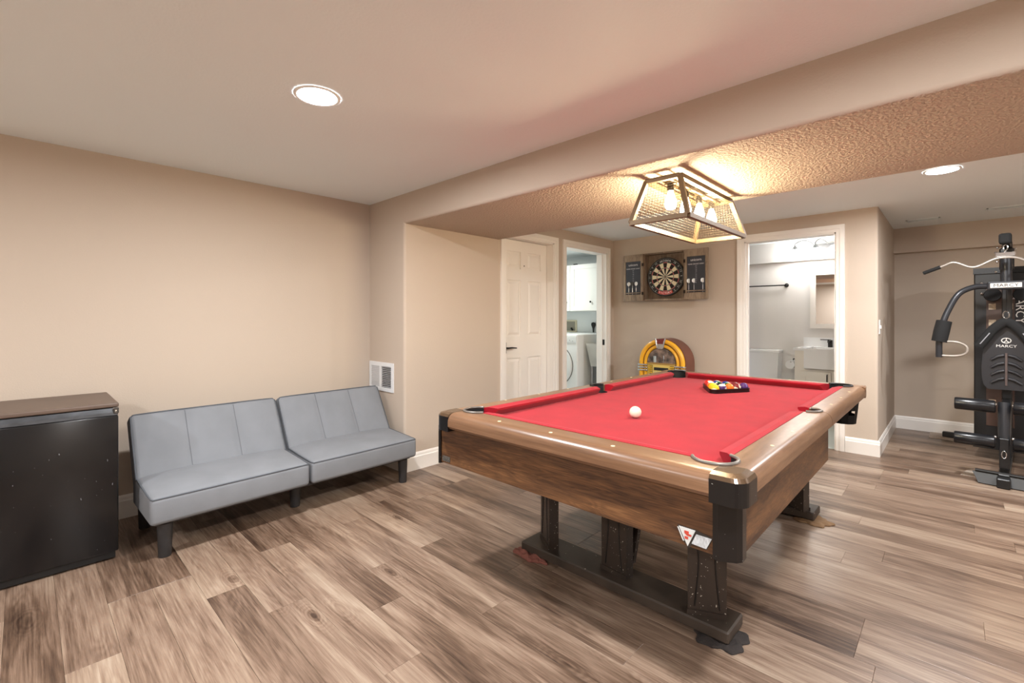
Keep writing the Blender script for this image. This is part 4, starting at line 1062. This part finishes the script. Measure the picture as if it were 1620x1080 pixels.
# press arms
bm = bmesh.new(); yp = -0.08
for s in (-1, 1):
    tube(bm, spline([(0, yp + 0.10, 1.487), (s * 0.10, yp + 0.09, 1.487), (s * 0.18, yp + 0.07, 1.483), (s * 0.265, yp + 0.03, 1.43), (s * 0.325, yp, 1.30), (s * 0.362, yp - 0.03, 1.17), (s * 0.378, yp - 0.04, 1.05), (s * 0.380, yp - 0.04, 0.905)], 6), 0.022, 12)
pa = G('press_arm', bm, M_gy, None, 50)
for s in (-1, 1):
    bm = bmesh.new(); tube(bm, [(s * 0.350, yp - 0.022, 1.205), (s * 0.365, yp - 0.034, 1.12), (s * 0.379, yp - 0.04, 1.035)], [0.050, 0.052, 0.050], 16); G('foam_grip', bm, M_foam, pa, 50)
    bm = bmesh.new(); tube(bm, spline([(s * 0.378, yp - 0.04, 1.035), (s * 0.28, yp - 0.04, 1.035), (s * 0.225, yp - 0.04, 1.01), (s * 0.21, yp - 0.04, 0.975), (s * 0.225, yp - 0.04, 0.94), (s * 0.28, yp - 0.04, 0.92), (s * 0.378, yp - 0.04, 0.92)], 5), 0.009, 8); G('handle', bm, mat('handle_white', rgb(160, 150, 140), 0.4, 0.3) if 'handle_white' not in bpy.data.materials else bpy.data.materials['handle_white'], pa, 60)
bm = bmesh.new(); rbox(bm, -0.105, 0.105, yp + 0.055, yp + 0.078, 1.455, 1.522, 0.01, 2); bg = G('name_badge', bm, M_gy, pa)
bm = bmesh.new(); rbox(bm, -0.086, 0.086, yp + 0.050, yp + 0.056, 1.470, 1.507, 0.002, 1); G('badge_plate', bm, M_gp, bg)
G('lettering', text_mesh('MARCY', 0.036, 0.0006, T(0.0, yp + 0.0492, 1.488) @ FACE_S, sx=1.15), M_gb, bg)
# back pad
pad_t = [(-0.055, 1.19), (-0.085, 1.14), (-0.112, 1.05), (-0.132, 0.95), (-0.140, 0.84), (-0.138, 0.75), (-0.128, 0.69), (-0.105, 0.655)]
poly = pad_t + [(-a, b) for a, b in pad_t[::-1]]
bm = bmesh.new(); vs = prism(bm, poly, -0.035, 0.035, lambda a, b, z: (a, z, b))
bmesh.ops.bevel(bm, geom=[e for e in bm.edges if e.calc_face_angle() > 1.2], offset=0.012, segments=3, affect='EDGES')
for v in bm.verts: v.co.y += 0.10
bp = G('back_pad', bm, M_vinyl, None, 40)
for k in range(4):
    for s in (-1, 1):
        bm = bmesh.new(); zc = 0.70 + 0.062 * k
        pts = [(s * 0.012, 0.062, zc + 0.045), (s * 0.045, 0.061, zc + 0.036), (s * 0.085, 0.062, zc + 0.006)]
        tube(bm, pts, [0.012, 0.013, 0.010], 8); G('pad_ridge', bm, M_vinyl, bp, 60)
bm = bmesh.new(); box(bm, -0.006, 0.006, 0.058, 0.066, 0.69, 0.95); G('pad_spine', bm, mat('pad_spine_brown', rgb(84, 70, 66), 0.5), bp)
G('lettering', text_mesh('MARCY', 0.030, 0.0006, T(0, 0.0645, 1.005) @ FACE_S, sx=1.15), M_gp, bp)
bm = bmesh.new(); tube(bm, [(0.026 * math.cos(a), 0.064, 1.05 + 0.02 * math.sin(a)) for a in [2*PI*i/24 for i in range(24)]], 0.0035, 5, closed=True)
tube(bm, [(0, 0.064, 1.068), (0, 0.064, 1.05), (-0.014, 0.064, 1.036)], 0.003, 5); tube(bm, [(0, 0.064, 1.05), (0.014, 0.064, 1.036)], 0.003, 5); G('logo', bm, M_gp, bp)
# weight shroud
sx0, sx1, sy0, sy1, sz0, sz1 = -0.205, 0.205, 0.40, 0.86, 0.10, 1.665
bm = bmesh.new(); rbox(bm, sx0, sx1, sy0 + 0.02, sy1, sz0, sz1, 0.008, 1); shd = G('weight_shroud', bm, M_gb)
bm = bmesh.new(); box(bm, sx0 - 0.004, sx1 + 0.004, sy0 + 0.004, sy0 + 0.022, sz1 - 0.05, sz1); box(bm, sx0 - 0.004, sx1 + 0.004, sy0 + 0.004, sy0 + 0.022, sz0, sz0 + 0.05); G('shroud_trim', bm, M_gb, shd)
obj_p = G('poster_panel', B((-0.128, 0.040, sy0 + 0.014, sy0 + 0.022, 0.30, 1.50)), mat('poster_brown', rgb(70, 50, 42), 0.4, mottle=(6, 0.3)), shd)
M_ill = mat('poster_picture', rgb(176, 158, 136), 0.5, mottle=(45, 0.4)); 
for zz in (1.33, 1.19, 1.05, 0.5):
    for s in (-1, 1): G('poster_picture', B((-0.042 + s * 0.05 - 0.022, -0.042 + s * 0.05 + 0.022, sy0 + 0.0125, sy0 + 0.014, zz - 0.026, zz + 0.026)), M_ill, obj_p)
for s in (-1, 1):
    G('poster_text', text_mesh('MUSCLE', 0.026, 0.0004, T(-0.042 + s * 0.05, sy0 + 0.0135, 1.40) @ FACE_S, sx=0.7), M_gp, obj_p)
G('lettering', text_mesh('MARCY M', 0.078, 0.0006, T(0.070, sy0 + 0.0195, 1.28) @ RY(PI/2) @ FACE_S, sx=1.05), M_gp, shd)
for s in (-1, 1):
    bm = bmesh.new(); lathe(bm, [(0.0, -0.012), (0.05, -0.012), (0.055, 0.0), (0.05, 0.012), (0.0, 0.012)], (s * 0.085, 0.30, 1.425), 24, 'y'); G('pulley', bm, M_foam, up_, 50)
for z in (1.535, 1.445):
    bm = bmesh.new(); sphere(bm, (-0.155, sy0, z), 0.011, 10, 8); G('bolt', bm, M_chrome, shd, 60)
bm = bmesh.new(); tube(bm, [(0, 0.12, 1.82), (0, 0.12, 1.28)], 0.003, 6); G('cable', bm, M_gb)
# shoulder harness draped on the pad
hs = thing('crunch_harness', 'black padded crunch strap draped over the home gym back pad', 'strap', (0.295, 5.35, 0), math.radians(-4.6))
def H_(y, r_): return spline([(-0.155, y, 1.00), (-0.120, y, 1.06), (-0.075, y, 1.135), (-0.03, y, 1.185), (0, y, 1.20), (0.03, y, 1.185), (0.075, y, 1.135), (0.120, y, 1.06), (0.155, y, 1.00)], 5)
bm = bmesh.new(); tube(bm, H_(0.025, 0), 0.034, 10)
for v in bm.verts: v.co.y = 0.025 + (v.co.y - 0.025) * 0.45
obj('strap', bm, M_foam, hs, False, smooth=60)
for s in (-1, 1):
    bm = bmesh.new(); tube(bm, [(s * 0.145, 0.008, 1.02), (s * 0.09, 0.008, 1.11)], 0.004, 6); obj('strap_edge', bm, mat('strap_grey', rgb(150, 150, 155), 0.5) if 'strap_grey' not in bpy.data.materials else bpy.data.materials['strap_grey'], hs, False)
bm = bmesh.new(); tube(bm, [(0.017 * math.cos(a), 0.02, 1.255 + 0.03 * math.sin(a)) for a in [2*PI*i/14 for i in range(14)]], 0.005, 6, closed=True); tube(bm, [(-0.018, 0.02, 1.21), (0, 0.02, 1.232), (0.018, 0.02, 1.21)], 0.004, 6); obj('carabiner', bm, M_chrome, hs, False, smooth=60)
# carpet offcuts
M_mat = mat('speckled_carpet', rgb(178, 164, 152), 0.95, bump=(300, 0.8, 0.004, 2), mottle=(160, 0.3))
bm = B((-0.19, 0.30, 6.42, 6.735, 0.0005, 0.006)); single('carpet_offcut', bm, M_mat, 'speckled grey carpet offcut under the rear foot of the home gym', 'carpet')
bm = bmesh.new(); prism(bm, [(0.035, 5.07), (0.20, 5.06), (0.50, 5.05), (0.50, 5.30), (0.10, 5.31), (0.07, 5.24)], 0.0005, 0.006); single('carpet_offcut', bm, M_mat, 'pale carpet offcut behind the foot plate of the home gym', 'carpet')
# wall switch and ceiling vents
sw = thing('light_switch', 'white toggle light switch on the alcove corner wall', 'light switch', (XW, 5.315, 1.085))
bm = bmesh.new(); rbox(bm, XW, XW + 0.007, 5.275, 5.355, 1.085, 1.215, 0.003, 1); obj('plate', bm, M_trim, sw)
obj('toggle', B((XW + 0.007, XW + 0.016, 5.308, 5.322, 1.135, 1.165)), M_trim, sw)
def ceil_vent(xa, xb, ya, yb_, label):
    v = thing('ceiling_vent', label, 'air vent', ((xa + xb) / 2, (ya + yb_) / 2, ZC), 0, 'ceiling vents above the alcove')
    bm = bmesh.new(); t = 0.014
    for q in ((xa, xb, ya, ya + t), (xa, xb, yb_ - t, yb_), (xa, xa + t, ya, yb_), (xb - t, xb, ya, yb_)): box(bm, *q, ZC - 0.006, ZC - 0.0003)
    obj('frame', bm, M_ceil, v)
    n = 5
    for k in range(n):
        yc = ya + t + (yb_ - ya - 2 * t) * (k + 0.5) / n
        bm = bmesh.new(); box(bm, xa + t, xb - t, -0.009, 0.009, -0.0006, 0.0006, T(0, yc, ZC - 0.007) @ RX(0.6)); obj('slat', bm, M_ceil, v)
ceil_vent(-0.36, -0.10, 6.17, 6.28, 'flush ceiling vent near the bathroom corner of the alcove')
ceil_vent(0.21, 0.47, 5.99, 6.10, 'flush ceiling vent above the home gym')

# ------------------------------------------------------------------ bathroom fittings
M_porc = mat('porcelain', rgb(236, 237, 238), 0.15)
tl = thing('toilet', 'white toilet with a tapered tank against the bathroom wall', 'toilet', (-1.86, 6.7, 0))
bm = bmesh.new(); poly = [(-2.06, 0.42), (-1.66, 0.42), (-1.645, 0.775), (-2.075, 0.775)]; prism(bm, poly, 6.71, 6.905, lambda a, b, z: (a, z, b)); obj('tank', bm, M_porc, tl)
bm = bmesh.new(); rbox(bm, -2.085, -1.635, 6.70, 6.915, 0.775, 0.815, 0.01, 2); obj('tank_lid', bm, M_porc, tl, smooth=40)
bm = bmesh.new(); lathe(bm, [(0.10, 0), (0.11, 0.05), (0.10, 0.18), (0.17, 0.34), (0.185, 0.40), (0.15, 0.405), (0.12, 0.33), (0.0, 0.25)], (-1.86, 6.46, 0), 28)
for v in bm.verts: v.co.y = 6.46 + (v.co.y - 6.46) * 1.25
obj('bowl', bm, M_porc, tl, smooth=50)
bm = bmesh.new(); lathe(bm, [(0.0, 0.405), (0.19, 0.405), (0.19, 0.425), (0.0, 0.43)], (-1.86, 6.46, 0), 28)
for v in bm.verts: v.co.y = 6.46 + (v.co.y - 6.46) * 1.25
obj('seat_lid', bm, M_porc, tl, smooth=50)
M_van = mat('vanity_offwhite', rgb(228, 222, 212), 0.45)
vx0, vx1, vy0, vy1 = -1.405, -0.62, 6.40, 6.925
vn = thing('vanity_cabinet', 'off-white bathroom vanity cabinet with shaker doors', 'cabinet', ((vx0 + vx1) / 2, 6.66, 0))
obj('body', B((vx0 + 0.012, vx1, vy0, vy1, 0.08, 0.635), (vx0 + 0.012, vx0 + 0.118, vy0, vy1, 0.635, 0.845), (vx0 + 0.05, vx1, vy0 + 0.06, vy1, 0.0, 0.08)), M_van, vn)
for xa, xb in ((vx0 + 0.075, -1.025), (-1.015, vx1 - 0.04)):
    bm = B((xa, xb, vy0 - 0.018, vy0, 0.13, 0.60)); d = obj('door', bm, M_van, vn)
    bm = bmesh.new(); t = 0.055
    for q in ((xa, xb, 0.13, 0.13 + t), (xa, xb, 0.60 - t, 0.60), (xa, xa + t, 0.13 + t, 0.60 - t), (xb - t, xb, 0.13 + t, 0.60 - t)): box(bm, q[0], q[1], vy0 - 0.026, vy0 - 0.018, q[2], q[3])
    obj('door_frame', bm, M_van, d)
    hx = xb - 0.035 if xa < -1.1 else xa + 0.035
    bm = bmesh.new(); tube(bm, [(hx, vy0 - 0.028, 0.575), (hx, vy0 - 0.045, 0.57), (hx, vy0 - 0.045, 0.50), (hx, vy0 - 0.028, 0.495)], 0.006, 8); obj('handle', bm, M_black_metal, d)
ct = thing('vanity_sink', 'white vanity top with apron-front sink and low backsplash', 'sink', (-1.0, 6.64, 0.845))
obj('countertop', B((vx0, vx0 + 0.12, vy0 - 0.03, vy1, 0.845, 0.872), (vx0 + 0.12, vx1, vy1 - 0.13, vy1, 0.845, 0.872)), M_porc, ct)
bm = B((vx0 + 0.12, vx0 + 0.14, vy0 - 0.07, vy1 - 0.13, 0.64, 0.872), (vx0 + 0.14, vx1, vy0 - 0.07, vy0 - 0.05, 0.64, 0.872), (vx0 + 0.14, vx1, vy1 - 0.15, vy1 - 0.13, 0.64, 0.872), (vx0 + 0.14, vx1, vy0 - 0.05, vy1 - 0.15, 0.70, 0.72)); obj('basin', bm, M_porc, ct)
obj('backsplash', B((vx0 + 0.002, vx1, vy1 - 0.02, vy1, 0.872, 0.985)), M_porc, ct)
fc = thing('faucet', 'black single-lever faucet on the bathroom sink', 'faucet', (-1.10, 6.84, 0.872))
bm = bmesh.new(); rbox(bm, -1.128, -1.082, 6.82, 6.86, 0.872, 0.96, 0.004, 1); obj('body', bm, M_black_metal, fc)
bm = bmesh.new(); tube(bm, [(-1.105, 6.83, 0.955), (-1.105, 6.72, 0.955), (-1.105, 6.71, 0.935)], 0.011, 8); obj('spout', bm, M_black_metal, fc)
bm = bmesh.new(); rbox(bm, -1.21, -1.10, 6.832, 6.848, 0.958, 0.968, 0.002, 1); obj('lever', bm, M_black_metal, fc)
mr = thing('bathroom_mirror', 'white framed mirror above the bathroom sink', 'mirror', (-1.02, BY1, 1.10))
mx0, mx1, mz0, mz1 = -1.332, -0.72, 1.10, 1.83; fw = 0.058
bm = bmesh.new()
for q in ((mx0, mx1, mz0, mz0 + fw), (mx0, mx1, mz1 - fw, mz1), (mx0, mx0 + fw, mz0 + fw, mz1 - fw), (mx1 - fw, mx1, mz0 + fw, mz1 - fw)): box(bm, q[0], q[1], BY1 - 0.025, BY1 - 0.001, q[2], q[3])
obj('frame', bm, M_trim, mr)
obj('glass', B((mx0 + fw - 0.003, mx1 - fw + 0.003, BY1 - 0.012, BY1 - 0.002, mz0 + fw - 0.003, mz1 - fw + 0.003)), mat('mirror_glass', (0.82, 0.82, 0.82, 1), 0.02, 1.0), mr)
vl = thing('vanity_light', 'brushed nickel three-arm vanity light with bell shades', 'wall light', (-1.17, BY1 - 0.09, 2.10))
M_nick = mat('brushed_nickel', rgb(92, 92, 92), 0.45, 0.3); yv = BY1 - 0.09
bm = bmesh.new(); box(bm, -1.27, -0.95, yv - 0.03, yv - 0.001, 2.125, 2.15); prism(bm, [(-1.25, 2.13), (-1.09, 2.13), (-1.135, 2.09), (-1.145, 2.03), (-1.195, 2.03), (-1.205, 2.09)], yv - 0.025, yv - 0.001, lambda a, b, z: (a, z, b)); obj('back_plate', bm, M_nick, vl)
M_shade = emit('frosted_glass_lit', (1, 0.97, 0.93, 1), BATH_W)
for k, xx in enumerate((-1.46, -1.24, -1.0)):
    bm = bmesh.new(); x_from = (-1.27, -1.12, -0.96)[k]; yy = yv - 0.11
    tube(bm, spline([(x_from, yv - 0.02, 2.13), (x_from - 0.04, yv - 0.06, 2.185), ((x_from + xx) / 2 - 0.02, yy, 2.20), (xx, yy, 2.165), (xx, yy, 2.13)], 6), 0.007, 8); ar = obj('arm', bm, M_nick, vl, smooth=60)
    bm = bmesh.new(); lathe(bm, [(0.012, 2.14), (0.02, 2.13), (0.036, 2.10), (0.038, 2.094)], (xx, yy, 0), 18); obj('cup', bm, M_nick, ar, smooth=50)
    bm = bmesh.new(); lathe(bm, [(0.034, 2.094), (0.045, 2.06), (0.055, 2.01), (0.062, 1.975), (0.0, 1.97)], (xx, yy, 0), 20); obj('shade', bm, M_shade, ar, smooth=50)
tb = thing('towel_bar', 'black towel bar on the bathroom wall', 'towel bar', (-1.83, BY1, 1.66))
bm = bmesh.new(); tube(bm, [(-2.10, BY1 - 0.05, 1.662), (-1.60, BY1 - 0.05, 1.662)], 0.008, 8); obj('bar', bm, M_black_metal, tb)
for xx in (-2.10, -1.60):
    bm = bmesh.new(); lathe(bm, [(0.026, 0.0), (0.026, -0.008), (0.014, -0.014), (0.014, -0.062), (0.0, -0.064)], (xx, BY1 - 0.0005, 1.662), 16, 'y'); obj('mount', bm, M_black_metal, tb, smooth=40)
tp = thing('toilet_paper_holder', 'black toilet paper holder with a roll on the vanity side', 'paper holder', (vx0, 6.6, 0.62))
bm = bmesh.new(); box(bm, vx0 - 0.003, vx0 + 0.012, 6.56, 6.62, 0.715, 0.735); tube(bm, [(vx0 + 0.006, 6.59, 0.725), (vx0 - 0.045, 6.59, 0.725), (vx0 - 0.045, 6.59, 0.70), (vx0 - 0.045, 6.47, 0.69)], 0.007, 8); obj('bracket', bm, M_black_metal, tp)
bm = bmesh.new(); lathe(bm, [(0.018, -0.06), (0.05, -0.06), (0.05, 0.06), (0.018, 0.06)], (vx0 - 0.055, 6.53, 0.66), 20, 'y'); obj('paper_roll', bm, M_porc, tp, smooth=40)

# ------------------------------------------------------------------ laundry fittings
wx1, wy0, wy1, wz1 = -3.55, 4.96, 5.66, 1.017
wm = thing('washing_machine', 'white front-loading washing machine with a round glass door', 'washing machine', (wx1 - 0.34, 5.3, 0))
bm = bmesh.new(); rbox(bm, wx1 - 0.68, wx1, wy0, wy1, 0.015, wz1, 0.02, 3); obj('body', bm, M_white, wm, smooth=40)
cxw, czw = wx1 - 0.34, 0.60
bm = bmesh.new(); lathe(bm, [(0.20, 0.0), (0.265, 0.0), (0.26, -0.03), (0.22, -0.045), (0.185, -0.035), (0.18, 0.0)], (cxw, wy0, czw), 40, 'y'); dr = obj('door_ring', bm, M_white, wm, smooth=40)
bm = bmesh.new(); tube(bm, [(cxw + 0.268 * math.cos(a), wy0 - 0.004, czw + 0.268 * math.sin(a)) for a in [2*PI*i/48 for i in range(48)]], 0.005, 5, closed=True); obj('door_gasket', bm, mat('gasket_grey', rgb(100, 100, 98), 0.6), dr)
bm = bmesh.new(); lathe(bm, [(0.185, -0.03), (0.12, -0.005), (0.0, 0.01)], (cxw, wy0, czw), 32, 'y'); obj('door_glass', bm, mat('washer_glass', rgb(90, 98, 100), 0.08), dr, smooth=50)
obj('control_panel', B((wx1 - 0.66, wx1 - 0.02, wy0 - 0.006, wy0 + 0.005, 0.905, 0.985)), M_white, wm)
for k in range(4):
    bm = bmesh.new(); cyl(bm, (wx1 - 0.07 - k * 0.05, wy0 - 0.006, 0.93 + 0.01 * (k % 2)), (wx1 - 0.07 - k * 0.05, wy0 - 0.012, 0.93 + 0.01 * (k % 2)), 0.007, seg=10); obj('button', bm, mat('washer_button', rgb(190, 192, 192), 0.4) if k == 0 else bpy.data.materials['washer_button'], wm)
bm = bmesh.new(); cyl(bm, (wx1 - 0.26, wy0 - 0.006, 0.96), (wx1 - 0.26, wy0 - 0.03, 0.96), 0.02, seg=16); obj('dial', bm, M_black_metal, wm)
lc = thing('laundry_wall_cabinet', 'white laundry wall cabinet with shaker doors and a black knob', 'cabinet', (-3.97, LY1, 1.33))
cy0 = LY1 - 0.32
obj('body', B((-4.50, -3.42, cy0, LY1 - 0.001, 1.33, 1.985)), M_cab_white, lc)
for xa, xb, kx in ((-4.49, -3.978, -4.03), (-3.968, -3.43, -3.64 + 0.02)):
    d = obj('door', B((xa, xb, cy0 - 0.018, cy0, 1.335, 1.98)), M_cab_white, lc)
    bm = bmesh.new(); t = 0.06
    for q in ((xa, xb, 1.335, 1.335 + t), (xa, xb, 1.98 - t, 1.98), (xa, xa + t, 1.335 + t, 1.98 - t), (xb - t, xb, 1.335 + t, 1.98 - t)): box(bm, q[0], q[1], cy0 - 0.025, cy0 - 0.018, q[2], q[3])
    obj('door_frame', bm, M_cab_white, d)
    bm = bmesh.new(); sphere(bm, (kx, cy0 - 0.04, 1.455), 0.013, 12, 8); cyl(bm, (kx, cy0 - 0.025, 1.455), (kx, cy0 - 0.04, 1.455), 0.006, seg=8); obj('knob', bm, M_black_metal, d, smooth=60)
bm = bmesh.new(); rbox(bm, -3.93, -3.87, cy0 - 0.012, cy0 + 0.02, 1.986, 2.0, 0.004, 1); single('cabinet_gadget', bm, M_black_metal, 'small black gadget on top of the laundry wall cabinet', 'gadget')
ub = thing('washer_outlet_box', 'beige recessed washer outlet box on the laundry wall', 'outlet box', (-4.2, LY1, 1.03))
bm = bmesh.new()
for q in ((-4.33, -4.10, 1.02, 1.04), (-4.33, -4.10, 1.18, 1.20), (-4.33, -4.31, 1.04, 1.18), (-4.12, -4.10, 1.04, 1.18)): box(bm, q[0], q[1], LY1 - 0.02, LY1 - 0.001, q[2], q[3])
obj('frame', bm, mat('outlet_beige', rgb(214, 206, 178), 0.5), ub)
obj('recess', B((-4.31, -4.12, LY1 - 0.004, LY1 - 0.001, 1.04, 1.18)), mat('outlet_recess', rgb(150, 145, 130), 0.6), ub)
bm = bmesh.new(); tube(bm, [(-4.17, LY1 - 0.02, 1.05), (-4.17, LY1 - 0.05, 1.08)], 0.014, 8); obj('valve', bm, M_black_metal, ub)
bm = bmesh.new(); lathe(bm, [(0.0, -0.09), (0.010, -0.085), (0.014, -0.03), (0.034, 0.02), (0.03, 0.05), (0.0, 0.062)], (-3.79, LY1 - 0.03, 1.11), 14)
for v in bm.verts: v.co.y = LY1 - 0.03 + (v.co.y - (LY1 - 0.03)) * 0.8
single('cord_plug', bm, M_black_rubber, 'black plug hanging on the laundry wall above the washer', 'plug', smooth=60)
tb2 = bmesh.new(); P0 = [(-3.47, 4.99), (-3.30, 4.99), (-3.30, 5.30), (-3.47, 5.30)]
ut = thing('laundry_tub', 'white plastic tub beside the washing machine', 'tub', (-3.385, 5.27, 0))
bm = bmesh.new()
lo = [bm.verts.new(p) for p in ((-3.45, 5.12, 0.60), (-3.30, 5.12, 0.60), (-3.30, 5.42, 0.60), (-3.45, 5.42, 0.60))]; hi = [bm.verts.new(p) for p in ((-3.50, 5.08, 0.90), (-3.30, 5.08, 0.90), (-3.30, 5.46, 0.90), (-3.50, 5.46, 0.90))]
bm.faces.new(lo[::-1])
for i in range(4): bm.faces.new((lo[i], lo[(i+1) % 4], hi[(i+1) % 4], hi[i]))
bmesh.ops.solidify(bm, geom=bm.faces[:], thickness=0.008); obj('basin', bm, M_cab_white, ut)
bm = bmesh.new(); 
for q in ((-3.44, 5.14), (-3.32, 5.14), (-3.44, 5.40), (-3.32, 5.40)): cyl(bm, (*q, 0.0), (*q, 0.61), 0.012, seg=8)
for k_ in range(1): obj('stand', bm, M_steel, ut)
